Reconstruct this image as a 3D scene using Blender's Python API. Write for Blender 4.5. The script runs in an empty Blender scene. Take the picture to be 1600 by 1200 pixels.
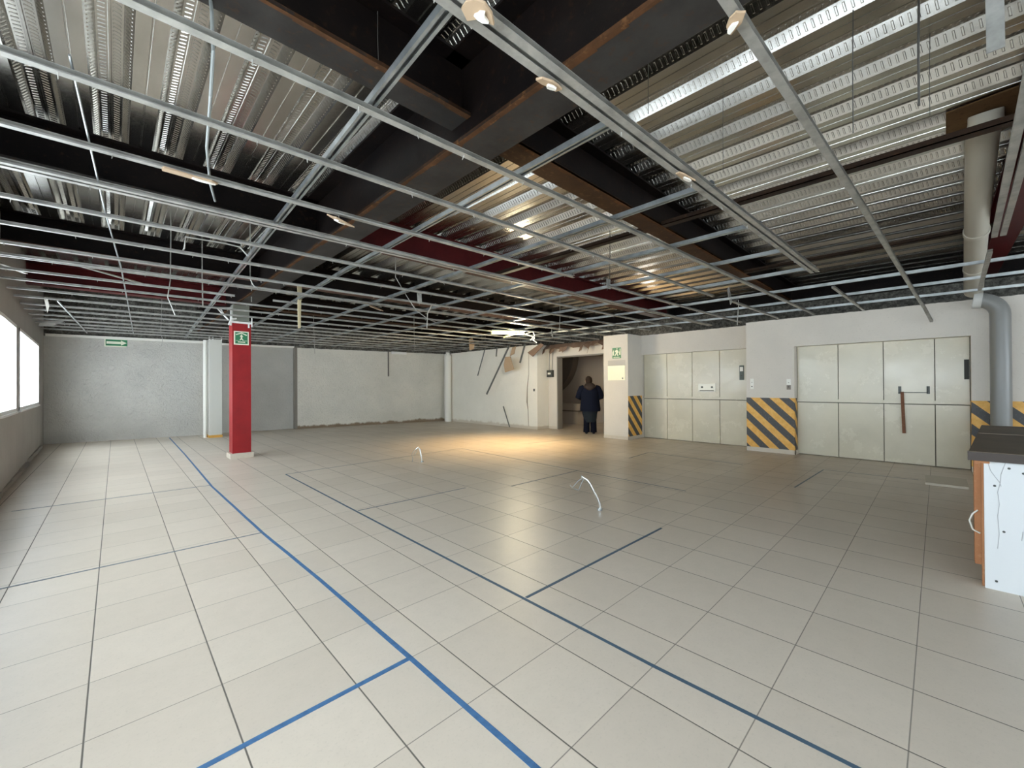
import bpy, bmesh, math, random
from mathutils import Vector, Matrix, noise
random.seed(7)
S = bpy.context.scene
COL = S.collection
PI = math.pi

# ------------------------------------------------------------------ camera
CAMH = 1.389
yaw, pit, rol = math.radians(43.985), math.radians(0.2997), math.radians(-0.3114)
F = Vector((math.sin(yaw)*math.cos(pit), math.cos(yaw)*math.cos(pit), math.sin(pit)))
R = Vector((math.cos(yaw), -math.sin(yaw), 0))
U = R.cross(F)
R2 = R*math.cos(rol)+U*math.sin(rol)
U2 = -R*math.sin(rol)+U*math.cos(rol)
cam = bpy.data.cameras.new('camera')
cam.sensor_width = 36
cam.sensor_fit = 'HORIZONTAL'
cam.lens = 36*641.7/1600
cam.clip_start = 0.05
co = bpy.data.objects.new('camera', cam)
COL.objects.link(co)
M = Matrix((R2, U2, -F)).transposed().to_4x4()
M.translation = Vector((0, 0, CAMH))
co.matrix_world = M
S.camera = co

# ------------------------------------------------------------------ light
S.view_settings.view_transform = 'Standard'
S.view_settings.look = 'None'
S.view_settings.gamma = 1
S.view_settings.use_curve_mapping = False
S.view_settings.exposure = 0.64
S.cycles.use_denoising = True
S.cycles.max_bounces = 9
S.cycles.diffuse_bounces = 6
S.cycles.glossy_bounces = 5
S.cycles.transparent_max_bounces = 10
S.cycles.sample_clamp_indirect = 8
S.cycles.caustics_reflective = False
S.cycles.caustics_refractive = False
W = bpy.data.worlds.new('sky')
S.world = W
W.use_nodes = True
bg = W.node_tree.nodes['Background']
bg.inputs[0].default_value = (0.84, 0.92, 1.0, 1)
bg.inputs[1].default_value = 9.0

def wallx(y):
    return -1.07 - 0.032*max(0, y-8.5)
WINS = [(-8.2, -5.1), (-4.6, -1.3), (-0.9, 2.5), (2.9, 6.0), (6.45, 9.93), (10.33, 13.95)]
WZ0, WZ1 = 1.04, 2.38
for a, b in WINS:
    l = bpy.data.lights.new('window_portal', 'AREA')
    l.shape = 'RECTANGLE'
    l.size = b-a
    l.size_y = WZ1-WZ0
    l.cycles.is_portal = True
    o = bpy.data.objects.new('window_portal', l)
    COL.objects.link(o)
    o.location = (wallx((a+b)/2)-0.13, (a+b)/2, (WZ0+WZ1)/2)
    o.rotation_euler = (0, -PI/2, 0)
    o.rotation_euler = Vector((1, 0, 0)).to_track_quat('-Z', 'Z').to_euler()

l = bpy.data.lights.new('window_portal', 'AREA')  # portal for the added rear glazing
l.shape = 'RECTANGLE'; l.size = 9.6; l.size_y = 1.75; l.cycles.is_portal = True
o = bpy.data.objects.new('window_portal', l)
COL.objects.link(o)
o.location = (4.3, -9.42, 1.725)
o.rotation_euler = Vector((0, 1, 0)).to_track_quat('-Z', 'Z').to_euler()

# ------------------------------------------------------------------ material helpers
def mat(name, col=(0.5, 0.5, 0.5), rough=0.6, metal=0.0, spec=0.5, emit=None, es=0):
    m = bpy.data.materials.new(name)
    m.use_nodes = True
    b = m.node_tree.nodes['Principled BSDF']
    b.inputs['Base Color'].default_value = (*col, 1)
    b.inputs['Roughness'].default_value = rough
    b.inputs['Metallic'].default_value = metal
    b.inputs['Specular IOR Level'].default_value = spec
    if emit:
        b.inputs['Emission Color'].default_value = (*emit, 1)
        b.inputs['Emission Strength'].default_value = es
    return m

class N:
    """small node helper"""
    def __init__(s, m):
        s.t = m.node_tree
        s.b = s.t.nodes['Principled BSDF']
        g = s.t.nodes.new('ShaderNodeNewGeometry')
        s.pos = g.outputs['Position']
        s.nrm = g.outputs['Normal']
    def link(s, a, b):
        s.t.links.new(a, b)
    def math(s, op, a, b=None, c=None):
        n = s.t.nodes.new('ShaderNodeMath'); n.operation = op
        for i, v in enumerate((a, b, c)):
            if v is None: continue
            if hasattr(v, 'links'): s.link(v, n.inputs[i])
            else: n.inputs[i].default_value = v
        return n.outputs[0]
    def sep(s, v):
        n = s.t.nodes.new('ShaderNodeSeparateXYZ'); s.link(v, n.inputs[0]); return n.outputs
    def comb(s, x, y, z):
        n = s.t.nodes.new('ShaderNodeCombineXYZ')
        for i, v in enumerate((x, y, z)):
            if hasattr(v, 'links'): s.link(v, n.inputs[i])
            else: n.inputs[i].default_value = v
        return n.outputs[0]
    def noise(s, scale, detail=4, rough=0.55, vec=None, out=0, stretch=None, dist=0):
        v = vec or s.pos
        if stretch:
            mp = s.t.nodes.new('ShaderNodeMapping'); mp.inputs['Scale'].default_value = stretch
            s.link(v, mp.inputs[0]); v = mp.outputs[0]
        n = s.t.nodes.new('ShaderNodeTexNoise')
        n.inputs['Scale'].default_value = scale
        n.inputs['Detail'].default_value = detail
        n.inputs['Roughness'].default_value = rough
        n.inputs['Distortion'].default_value = dist
        s.link(v, n.inputs['Vector'])
        return n.outputs[out]
    def ramp(s, f, stops):
        n = s.t.nodes.new('ShaderNodeValToRGB'); e = n.color_ramp.elements
        while len(e) < len(stops): e.new(0.5)
        for i, (p, c) in enumerate(stops):
            e[i].position = p
            e[i].color = (*c, 1) if len(c) == 3 else c
        s.link(f, n.inputs[0]); return n.outputs[0]
    def mr(s, f, a, b, c=0.0, d=1.0):
        n = s.t.nodes.new('ShaderNodeMapRange')
        s.link(f, n.inputs[0])
        for i, v in enumerate((a, b, c, d)): n.inputs[i+1].default_value = v
        return n.outputs[0]
    def mix(s, f, a, b, mode='MIX'):
        n = s.t.nodes.new('ShaderNodeMix'); n.data_type = 'RGBA'; n.blend_type = mode
        if hasattr(f, 'links'): s.link(f, n.inputs[0])
        else: n.inputs[0].default_value = f
        for i, v in ((6, a), (7, b)):
            if hasattr(v, 'links'): s.link(v, n.inputs[i])
            else: n.inputs[i].default_value = (*v, 1)
        return n.outputs[2]
    def col(s, v): s.link(v, s.b.inputs['Base Color'])
    def rough(s, v): s.link(v, s.b.inputs['Roughness'])
    def bump(s, h, st=0.3, d=0.01):
        n = s.t.nodes.new('ShaderNodeBump')
        n.inputs['Strength'].default_value = st
        n.inputs['Distance'].default_value = d
        s.link(h, n.inputs['Height']); s.link(n.outputs[0], s.b.inputs['Normal'])

def g3(v): return (v, v, v)

# galvanised deck
m_deck = mat('galvanised_deck_steel', (0.6, 0.61, 0.6), 0.38, 1.0)
n = N(m_deck)
v = n.noise(2.2, 5, 0.6, stretch=(1.0, 0.25, 1))
sp = n.noise(38, 3, 0.6)
n.col(n.mix(n.mr(v, 0.35, 0.7), (0.64, 0.62, 0.575), (0.45, 0.435, 0.40)))
n.rough(n.mr(sp, 0.3, 0.7, 0.19, 0.26))
# channel steel
m_galv = mat('galvanised_channel_steel', (0.62, 0.63, 0.62), 0.45, 0.45)
n = N(m_galv)
v = n.noise(9, 4, 0.6)
n.col(n.mix(n.mr(v, 0.35, 0.7), (0.46, 0.45, 0.41), (0.28, 0.275, 0.25)))
n.bump(n.noise(60, 2), 0.1, 0.002)
m_galvd = mat('zinc_track_steel', (0.42, 0.46, 0.47), 0.32, 0.85)
n = N(m_galvd)
n.col(n.mix(n.mr(n.noise(7, 4), 0.35, 0.7), (0.50, 0.53, 0.53), (0.3, 0.32, 0.32)))

def steel_mat(name, base, dark, rust, amt, rough=0.5):
    m = mat(name, base, rough, 0.0, 0.09)
    n = N(m)
    a = n.noise(3.0, 6, 0.65)
    b = n.noise(22, 4, 0.6)
    c = n.mix(n.mr(a, 0.35, 0.65), base, dark)
    c = n.mix(n.mr(b, 0.62-amt, 0.78-amt*0.6), c, rust)
    n.col(c)
    n.bump(b, 0.2, 0.004)
    return m
m_web = steel_mat('dark_primer_steel', (0.009, 0.006, 0.005), (0.004, 0.003, 0.003), (0.022, 0.011, 0.006), 0.04)
m_flange = steel_mat('grey_primer_steel', (0.045, 0.041, 0.037), (0.026, 0.023, 0.021), (0.06, 0.034, 0.02), 0.05)
m_rustfl = steel_mat('rusty_brown_steel', (0.065, 0.030, 0.013), (0.038, 0.018, 0.009), (0.11, 0.055, 0.024), 0.06, 0.6)
m_rustfl2 = steel_mat('dark_rust_brown_steel', (0.03, 0.017, 0.010), (0.018, 0.011, 0.008), (0.06, 0.03, 0.015), 0.03)
m_rust = steel_mat('orange_rust', (0.11, 0.05, 0.022), (0.05, 0.026, 0.014), (0.19, 0.09, 0.035), 0.05, 0.85)
m_redw = steel_mat('dark_red_painted_steel', (0.085, 0.012, 0.012), (0.06, 0.009, 0.01), (0.1, 0.02, 0.012), 0.0, 0.42)
m_pinkfl = steel_mat('brown_red_painted_steel', (0.11, 0.066, 0.052), (0.075, 0.045, 0.034), (0.12, 0.06, 0.03), 0.05, 0.6)

# floor tiles
T = 0.45
m_floor = mat('beige_ceramic_tiles', (0.6, 0.55, 0.45), 0.32, 0, 0.42)
n = N(m_floor)
xyz = n.sep(n.pos)
fx = n.math('ADD', n.math('DIVIDE', xyz[0], T), 1.2027+100)
fy = n.math('ADD', n.math('DIVIDE', xyz[1], T), -6.1931+100)
dx = n.math('ABSOLUTE', n.math('SUBTRACT', n.math('FRACT', n.math('ADD', fx, 0.5)), 0.5))
dy = n.math('ABSOLUTE', n.math('SUBTRACT', n.math('FRACT', n.math('ADD', fy, 0.5)), 0.5))
gx = n.mr(dx, 0.0045, 0.0085, 1, 0)
gy = n.mr(dy, 0.0030, 0.0065, 0.75, 0)
gr = n.math('MAXIMUM', gx, gy)
wn = n.t.nodes.new('ShaderNodeTexWhiteNoise'); wn.noise_dimensions = '2D'
n.link(n.comb(n.math('FLOOR', fx), n.math('FLOOR', fy), 0), wn.inputs['Vector'])
tile = n.mix(wn.outputs['Value'], (0.60, 0.521, 0.425), (0.655, 0.572, 0.47))
mott = n.noise(9, 5, 0.7)
tile = n.mix(n.mr(mott, 0.4, 0.8, 0, 0.18), tile, (0.43, 0.385, 0.31))
fine = n.noise(70, 3, 0.7)
tile = n.mix(n.mr(fine, 0.55, 0.8, 0, 0.3), tile, (0.36, 0.32, 0.25))
blotch = n.noise(0.55, 5, 0.65)
# patchy tile tone, browner and darker towards the freight doors
zone = n.mr(xyz[0], 2.5, 8.0, 0, 0.5)
tile = n.mix(n.math('MULTIPLY', n.mr(blotch, 0.3, 0.6), zone), tile, (0.34, 0.265, 0.19))
sc = n.noise(1.3, 6, 0.7, stretch=(1, 3.5, 1))
tile = n.mix(n.mr(sc, 0.72, 0.8, 0, 0.25), tile, (0.62, 0.56, 0.45))
n.col(n.mix(gr, tile, (0.13, 0.115, 0.095)))
n.rough(n.math('ADD', n.mr(n.noise(1.2, 4, 0.6), 0.3, 0.7, 0.33, 0.42), n.math('MULTIPLY', gr, 0.4)))
n.bump(n.math('ADD', n.math('MULTIPLY', gr, -1.0), n.math('MULTIPLY', fine, 0.12)), 0.35, 0.004)

def wall_mat(name, c1, c2, lump=26, st=0.5, dist=0.01, up=True, stain=None, rough=0.75):
    m = mat(name, c1, rough, 0, 0.25)
    n = N(m)
    z = n.sep(n.pos)[2]
    a = n.noise(0.9, 5, 0.6)
    c = n.mix(n.mr(a, 0.35, 0.65), c1, c2)
    b = n.noise(lump, 5, 0.65, dist=0.6)
    c = n.mix(n.mr(b, 0.58, 0.72, 0, 0.35), c, tuple(x*0.6 for x in c1))
    if stain:
        e = n.noise(3.0, 5, 0.7, stretch=(1, 1, 0.3))
        near = n.mr(n.math('ADD', z, n.math('MULTIPLY', e, -0.30)), -0.085, -0.03, 1, 0)
        c = n.mix(near, c, stain)
    if up:
        conc = n.noise(14, 6, 0.75)
        cc = n.ramp(conc, [(0.35, (0.035, 0.033, 0.028)), (0.5, (0.11, 0.105, 0.09)), (0.68, (0.23, 0.22, 0.19))])
        c = n.mix(n.mr(n.math('ADD', z, n.math('MULTIPLY', n.noise(6, 4), 0.03)), 2.722, 2.728), c, cc)
    n.col(c)
    n.bump(b, st, dist)
    return m
m_wallR = wall_mat('smooth_cream_wall_paint', (0.66, 0.615, 0.545), (0.61, 0.57, 0.505), 40, 0.08, 0.003)
m_wallW = wall_mat('white_wall_lining', (0.82, 0.79, 0.70), (0.76, 0.73, 0.64), 30, 0.1, 0.003, stain=(0.62, 0.56, 0.46))
m_wallG = wall_mat('grey_rough_render', (0.55, 0.53, 0.48), (0.46, 0.445, 0.405), 13, 1.0, 0.035)
m_wallG2 = wall_mat('dull_grey_render', (0.45, 0.44, 0.40), (0.39, 0.38, 0.345), 20, 0.6, 0.02)
m_wallB = wall_mat('pale_rough_render', (0.70, 0.67, 0.59), (0.62, 0.60, 0.53), 14, 1.0, 0.035, stain=(0.24, 0.18, 0.12))
m_wallL = wall_mat('taupe_wall_paint', (0.40, 0.385, 0.36), (0.35, 0.335, 0.31), 30, 0.15, 0.004, up=False)
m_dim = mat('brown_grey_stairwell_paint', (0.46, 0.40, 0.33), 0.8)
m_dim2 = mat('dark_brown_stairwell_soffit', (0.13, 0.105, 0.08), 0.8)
m_base = mat('cream_baseboard_tile', (0.55, 0.49, 0.40), 0.4)
m_white = mat('white_frame_paint', (0.80, 0.80, 0.78), 0.4)
m_ledge = mat('cream_ledge_paint', (0.74, 0.72, 0.65), 0.6)

m_glass = bpy.data.materials.new('frosted_window_film')
m_glass.use_nodes = True
t = m_glass.node_tree
t.nodes.clear()
out = t.nodes.new('ShaderNodeOutputMaterial')
mx = t.nodes.new('ShaderNodeMixShader')
tr = t.nodes.new('ShaderNodeBsdfTransparent')
df = t.nodes.new('ShaderNodeBsdfTranslucent')
nz = t.nodes.new('ShaderNodeTexNoise'); nz.inputs['Scale'].default_value = 2.5; nz.inputs['Detail'].default_value = 5
mr_ = t.nodes.new('ShaderNodeMapRange'); mr_.inputs[1].default_value = 0.3; mr_.inputs[2].default_value = 0.7
mr_.inputs[3].default_value = 0.1; mr_.inputs[4].default_value = 0.45
gg = t.nodes.new('ShaderNodeNewGeometry')
t.links.new(gg.outputs['Position'], nz.inputs['Vector'])
t.links.new(nz.outputs[0], mr_.inputs[0])
t.links.new(mr_.outputs[0], mx.inputs[0])
tr.inputs[0].default_value = (0.93, 0.96, 0.96, 1)
df.inputs[0].default_value = (0.85, 0.88, 0.9, 1)
t.links.new(tr.outputs[0], mx.inputs[1]); t.links.new(df.outputs[0], mx.inputs[2]); t.links.new(mx.outputs[0], out.inputs[0])

# ------------------------------------------------------------------ mesh helpers
class MB:
    def __init__(s): s.v = []; s.f = []; s.mi = []
    def poly(s, pts, faces, k=0):
        o = len(s.v)
        s.v += [tuple(p) for p in pts]
        for f in faces: s.f.append([o+i for i in f]); s.mi.append(k)
        return s
    def box(s, a, b, k=0):
        x0, y0, z0 = (min(a[i], b[i]) for i in range(3)); x1, y1, z1 = (max(a[i], b[i]) for i in range(3))
        p = [(x0,y0,z0),(x1,y0,z0),(x1,y1,z0),(x0,y1,z0),(x0,y0,z1),(x1,y0,z1),(x1,y1,z1),(x0,y1,z1)]
        return s.poly(p, [(0,3,2,1),(4,5,6,7),(0,1,5,4),(1,2,6,5),(2,3,7,6),(3,0,4,7)], k)
    def obox(s, c, ux, uy, uz, k=0):
        c = Vector(c); p = []
        for z in (-1, 1):
            for x, y in ((-1,-1),(1,-1),(1,1),(-1,1)):
                p.append(c+ux*x+uy*y+uz*z)
        return s.poly(p, [(0,3,2,1),(4,5,6,7),(0,1,5,4),(1,2,6,5),(2,3,7,6),(3,0,4,7)], k)
    def prism(s, prof, a, b, up=Vector((0,0,1)), k=0):
        """closed profile [(side, up)] swept from a to b"""
        a = Vector(a); b = Vector(b); d = (b-a).normalized()
        side = d.cross(up).normalized(); u = side.cross(d).normalized()
        m = len(prof)
        p = [a+side*x+u*y for x, y in prof]+[b+side*x+u*y for x, y in prof]
        f = [(i, (i+1) % m, m+(i+1) % m, m+i) for i in range(m)]
        f += [tuple(range(m))[::-1], tuple(range(m, 2*m))]
        return s.poly(p, f, k)
    def tube(s, pts, r, seg=10, k=0, cap=True):
        pts = [Vector(p) for p in pts]; rings = []
        rr = r if isinstance(r, (list, tuple)) else [r]*len(pts)
        ref = None
        for i, p in enumerate(pts):
            d = (pts[min(i+1, len(pts)-1)]-pts[max(i-1, 0)]).normalized()
            if ref is None:
                ref = d.orthogonal().normalized()
            ref = (ref-d*ref.dot(d)).normalized()
            c2 = d.cross(ref)
            rings.append([p+(ref*math.cos(2*PI*j/seg)+c2*math.sin(2*PI*j/seg))*rr[i] for j in range(seg)])
        v = [q for r_ in rings for q in r_]
        f = []
        for i in range(len(pts)-1):
            for j in range(seg):
                f.append((i*seg+j, i*seg+(j+1) % seg, (i+1)*seg+(j+1) % seg, (i+1)*seg+j))
        if cap:
            f.append(tuple(range(seg))[::-1]); f.append(tuple(range((len(pts)-1)*seg, len(pts)*seg)))
        return s.poly(v, f, k)
    def plate(s, pts, nrm, th, k=0):
        """polygon pts extruded by th along nrm"""
        nrm = Vector(nrm).normalized()*th; m = len(pts)
        p = [Vector(q) for q in pts]; p = p+[q+nrm for q in p]
        f = [tuple(range(m))[::-1], tuple(range(m, 2*m))]+[(i, (i+1) % m, m+(i+1) % m, m+i) for i in range(m)]
        return s.poly(p, f, k)
    def build(s, name, mats, parent=None, smooth=False, origin=None):
        if not isinstance(mats, (list, tuple)): mats = [mats]
        me = bpy.data.meshes.new(name)
        vs = s.v
        if origin is not None: vs = [(x-origin[0], y-origin[1], z-origin[2]) for x, y, z in vs]
        me.from_pydata(vs, [], s.f)
        for m in mats: me.materials.append(m)
        if len(mats) > 1: me.polygons.foreach_set('material_index', s.mi)
        bm = bmesh.new(); bm.from_mesh(me); bmesh.ops.recalc_face_normals(bm, faces=bm.faces); bm.to_mesh(me); bm.free()
        if smooth:
            me.polygons.foreach_set('use_smooth', [True]*len(me.polygons))
            if hasattr(me, 'set_sharp_from_angle'): me.set_sharp_from_angle(angle=math.radians(40))
        me.update()
        o = bpy.data.objects.new(name, me)
        COL.objects.link(o)
        if origin is not None and parent is None: o.location = origin
        if parent is not None: o.parent = parent
        return o

def tag(o, label, cat, group=None, kind=None):
    o['label'] = label; o['category'] = cat
    if group: o['group'] = group
    if kind: o['kind'] = kind
    return o
def thing(name, loc, label, cat, group=None, kind=None):
    o = bpy.data.objects.new(name, None); COL.objects.link(o); o.location = loc
    o.empty_display_size = 0.1
    return tag(o, label, cat, group, kind)
def part(mb, name, mats, root, smooth=False):
    """mesh given in world coordinates, parented to root (unrotated)"""
    l = Vector((0, 0, 0)); p = root
    while p is not None: l = l+Vector(p.location); p = p.parent
    mb.v = [(x-l.x, y-l.y, z-l.z) for x, y, z in mb.v]
    return mb.build(name, mats, root, smooth)
def struct(mb, name, mats, smooth=False):
    o = mb.build(name, mats, None, smooth); o['kind'] = 'structure'; return o

def ray(u, v): return F+R2*((u-800)/641.7)+U2*((600-v)/641.7)
def pz(u, v, z): d = ray(u, v); return Vector((0,0,CAMH))+d*((z-CAMH)/d.z)
def px(u, v, x): d = ray(u, v); return Vector((0,0,CAMH))+d*(x/d.x)
def py(u, v, y): d = ray(u, v); return Vector((0,0,CAMH))+d*(y/d.y)

# ================================================================== STRUCTURE
DZ0, DZ1 = 3.70, 3.775        # steel deck: lower and upper flats
b = MB(); b.box((-1.9, -9.2, -0.12), (14.2, 16.2, 0)); struct(b, 'floor', m_floor)

# deck with real flutes and embossments
b = MB()
P = 0.40
prof = []
x = -2.0+0.02
k0 = int(math.floor((-1.6-0.09)/P)); xs = []
for k in range(k0, int((12.0-0.09)/P)+1):
    x0 = 0.09+k*P
    xs.append(x0)
    prof += [(x0, DZ0), (x0+0.076, DZ0), (x0+0.079, DZ0+0.009), (x0+0.085, DZ0+0.009), (x0+0.088, DZ0), (x0+0.165, DZ0),
             (x0+0.215, DZ1), (x0+0.272, DZ1), (x0+0.275, DZ1-0.009), (x0+0.287, DZ1-0.009), (x0+0.290, DZ1), (x0+0.350, DZ1)]
Y0, Y1 = -9.2, 16.0
top = 3.9
pts = [(x, Y0, z) for x, z in prof]+[(x, Y1, z) for x, z in prof]
m_ = len(prof)
fs = [(i, i+1, m_+i+1, m_+i) for i in range(m_-1)]
b.poly(pts, fs)
b.box((prof[0][0], Y0, 3.80), (prof[-1][0], Y1, 3.95))
def emb(x_a, z_a, x_b, z_b, nrm, y, slant=0.0):
    # raised pad on the strip between (x_a,z_a) and (x_b,z_b)
    h = 0.0045; dxx = 0.007
    A = Vector((x_a, y, z_a)); B = Vector((x_b, y+slant, z_b)); nn = Vector(nrm).normalized()*h
    w = Vector((0, dxx, 0))
    p = [A-w, B-w, B+w, A+w]
    q = [A-w*0.55+(B-A)*0.08+nn, B-w*0.55-(B-A)*0.08+nn, B+w*0.55-(B-A)*0.08+nn, A+w*0.55+(B-A)*0.08+nn]
    b.poly(p+q, [(4,5,6,7),(0,1,5,4),(1,2,6,5),(2,3,7,6),(3,0,4,7)])
for x0 in xs:
    if x0 < -1.3 or x0 > 8.4: continue
    ylim = 9.5 if x0 < 2.2 else 6.5
    y = -0.9
    while y < ylim:
        # flank that faces the windows (-x side of the lower flat)
        fa = (x0-0.010, DZ0+0.015); fb = (x0-0.042, DZ1-0.012)
        emb(fa[0], fa[1], fb[0], fb[1], (-0.83, 0, -0.55), y, 0.010)
        if x0 < 3: emb(x0+0.176, DZ0+0.016, x0+0.205, DZ1-0.014, (0.83, 0, -0.55), y, 0.010)
        emb(x0+0.225, DZ1, x0+0.262, DZ1, (0, 0, -1), y, -0.012)
        emb(x0+0.298, DZ1, x0+0.338, DZ1, (0, 0, -1), y+0.02, 0.012)
        y += 0.040
struct(b, 'ceiling', m_deck)

# left wall with windows
b = MB()
def lwall(y0, y1, z0, z1):
    xa, xb = wallx(y0), wallx(y1); t_ = 0.22
    p = [(xa-t_, y0, z0), (xa, y0, z0), (xb, y1, z0), (xb-t_, y1, z0), (xa-t_, y0, z1), (xa, y0, z1), (xb, y1, z1), (xb-t_, y1, z1)]
    b.poly(p, [(0,3,2,1),(4,5,6,7),(0,1,5,4),(1,2,6,5),(2,3,7,6),(3,0,4,7)])
ys = [-9.2]
for a, c in WINS: ys += [a, c]
ys += [15.7]
for i in range(0, len(ys), 2):
    if ys[i] < 8.5 < ys[i+1]: lwall(ys[i], 8.5, 0, 3.9); lwall(8.5, ys[i+1], 0, 3.9)
    else: lwall(ys[i], ys[i+1], 0, 3.9)
for a, c in WINS:
    for (p, q) in ([(a, c)] if not (a < 8.5 < c) else [(a, 8.5), (8.5, c)]):
        lwall(p, q, 0, WZ0); lwall(p, q, WZ1, 3.9)
struct(b, 'wall_left', m_wallL)
for i, (a, c) in enumerate(WINS):
    r = bpy.data.objects.new('window_%d' % (len(WINS)-i), None); COL.objects.link(r); r['kind'] = 'structure'
    r.location = (wallx((a+c)/2), (a+c)/2, WZ0)
    fr = MB()
    def bar(y0, z0, y1, z1, d0=-0.06, d1=0.012):
        xa, xb = wallx(y0), wallx(y1)
        p = [(xa+d0, y0, z0), (xa+d1, y0, z0), (xb+d1, y1, z0), (xb+d0, y1, z0), (xa+d0, y0, z1), (xa+d1, y0, z1), (xb+d1, y1, z1), (xb+d0, y1, z1)]
        fr.poly(p, [(0,3,2,1),(4,5,6,7),(0,1,5,4),(1,2,6,5),(2,3,7,6),(3,0,4,7)])
    for (p, q) in ([(a, c)] if not (a < 8.5 < c) else [(a, 8.5), (8.5, c)]):
        bar(p, WZ0, q, WZ0+0.05); bar(p, WZ1-0.05, q, WZ1)
        bar(p, WZ0-0.03, q, WZ0, -0.02, 0.03)
    bar(a, WZ0, a+0.06, WZ1); bar(c-0.06, WZ0, c, WZ1)
    bar(c-0.42, WZ0+0.05, c-0.38, WZ1-0.05, -0.05, -0.02)
    part(fr, 'window_frame', m_white, r)
    gl = MB()
    xa, xb = wallx(a)-0.045, wallx(c)-0.045
    gl.poly([(xa, a+0.02, WZ0+0.02), (xb, c-0.02, WZ0+0.02), (xb, c-0.02, WZ1-0.02), (xa, a+0.02, WZ1-0.02)], [(0,1,2,3)])
    part(gl, 'window_pane', m_glass, r)

# back wall: three stretches
def slabwall(p0, p1, z0, z1, th, mats, name=None, bb=None):
    bb = bb or MB()
    p0 = Vector((*p0, 0)); p1 = Vector((*p1, 0)); d = (p1-p0).normalized(); nn = Vector((-d.y, d.x, 0))*th
    q = [p0, p1, p1+nn, p0+nn]
    bb.poly([(v.x, v.y, z0) for v in q]+[(v.x, v.y, z1) for v in q], [(0,3,2,1),(4,5,6,7),(0,1,5,4),(1,2,6,5),(2,3,7,6),(3,0,4,7)])
    return struct(bb, name, mats) if name else bb
slabwall((-1.35, 15.48), (1.95, 15.05), 0, 3.9, 0.4, m_wallG, 'wall_back_grey')
slabwall((1.95, 15.35), (4.33, 15.02), 0, 3.9, 0.3, m_wallG2, 'wall_back_recess')
slabwall((4.31, 14.88), (11.90, 13.57), 0, 3.9, 0.4, m_wallB, 'wall_back_pale')
b = MB()
slabwall((-1.26, 15.40), (1.9, 14.98), 2.70, 2.765, 0.1, None, None, b)
slabwall((2.1, 15.25), (4.3, 14.93), 2.70, 2.76, 0.1, None, None, b)
struct(b, 'trim_1', m_ledge)
b = MB(); b.box((-1.6, -9.4, 0), (10.9, -9.2, 0.85)); b.box((-1.6, -9.4, 2.6), (11.9, -9.2, 3.9)); b.box((-1.6, -9.4, .85), (-0.5, -9.2, 2.6)); b.box((9.1, -9.4, .85), (10.9, -9.2, 2.6)); struct(b, 'wall_rear', m_wallL)
r = bpy.data.objects.new('window_7', None); COL.objects.link(r); r['kind'] = 'structure'; r.location = (4.3, -9.3, .85)  # unseen glazing added behind the camera for extra daylight
b = MB()
for i in range(5): b.box((-0.5+i*2.385, -9.34, .85), (-0.44+i*2.385, -9.26, 2.6))
b.box((-0.5, -9.34, .85), (9.1, -9.26, .91)); b.box((-0.5, -9.34, 2.54), (9.1, -9.26, 2.6)); part(b, 'window_frame', m_white, r)
b = MB(); b.poly([(-0.5, -9.3, .85), (9.1, -9.3, .85), (9.1, -9.3, 2.6), (-0.5, -9.3, 2.6)], [(0,1,2,3)]); part(b, 'window_pane', m_glass, r)

# right side
b = MB()
b.box((9.68, 8.87, 0), (10.6, 14.3, 2.725))
struct(b, 'wall_right_lining', m_wallW)
b = MB(); b.box((11.7, -9.4, 2.5), (11.9, 14.6, 3.9)); struct(b, 'wall_upper_void', m_wallR)
b = MB()
X = 10.22
b.box((X, 8.50, 0), (10.42, 8.95, 2.725))          # left of the doorway
b.box((X, 6.72, 2.33), (10.42, 8.50, 2.725))       # over the doorway
b.box((X, 6.1, 0), (10.42, 6.72, 2.725))
b.box((9.40, 5.48, 0), (10.5, 6.20, 2.725))        # pier one
b.box((10.08, 2.83, 2.20), (10.5, 5.48, 2.725))    # over the first freight door
b.box((9.68, 1.97, 0), (10.5, 2.83, 2.725))        # pier two
b.box((9.68, -0.37, 2.145), (10.5, 1.97, 2.725))   # over the second freight door
b.box((9.68, -9.2, 0), (10.5, -0.37, 2.725))       # pier three and on
struct(b, 'wall_right', m_wallR)
# stairwell behind the doorway
b = MB()
b.box((12.9, 5.0, 0), (13.1, 13.1, 2.7)); b.box((10.62, 13.0, 0), (13.0, 13.1, 2.7)); b.box((10.5, 4.8, 0), (13.0, 5.0, 2.6))
b.box((10.42, 4.9, 2.62), (13.0, 13.1, 2.70)); b.box((10.4, -9.3, 2.6), (11.8, 4.9, 2.68))
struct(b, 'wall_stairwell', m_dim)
# curved underside of the stair flight
b = MB()
pl = [Vector((12.5, 12.9, 2.6)), Vector((12.5, 12.9, 1.05))]
for i in range(13):
    t_ = i/12
    pl.append(Vector((12.5, 11.05-(1.45)*math.sin(t_*PI/2), 1.05+1.55*(1-math.cos(t_*PI/2)))))
b.plate(pl, (1, 0, 0), 0.35)
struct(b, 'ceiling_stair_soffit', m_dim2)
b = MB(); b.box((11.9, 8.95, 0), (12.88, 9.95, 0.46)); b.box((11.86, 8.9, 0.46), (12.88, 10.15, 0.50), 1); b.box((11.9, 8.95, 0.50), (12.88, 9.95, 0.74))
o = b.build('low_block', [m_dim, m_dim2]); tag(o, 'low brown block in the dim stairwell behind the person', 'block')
l = bpy.data.lights.new('stairwell_fill', 'POINT'); l.energy = 30; l.color = (1.0, 0.9, 0.78); l.shadow_soft_size = 0.3  # fill light added to brighten the stairwell, without a fixture
o = bpy.data.objects.new('stairwell_fill', l); COL.objects.link(o); o.location = (11.4, 6.0, 2.6)
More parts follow.
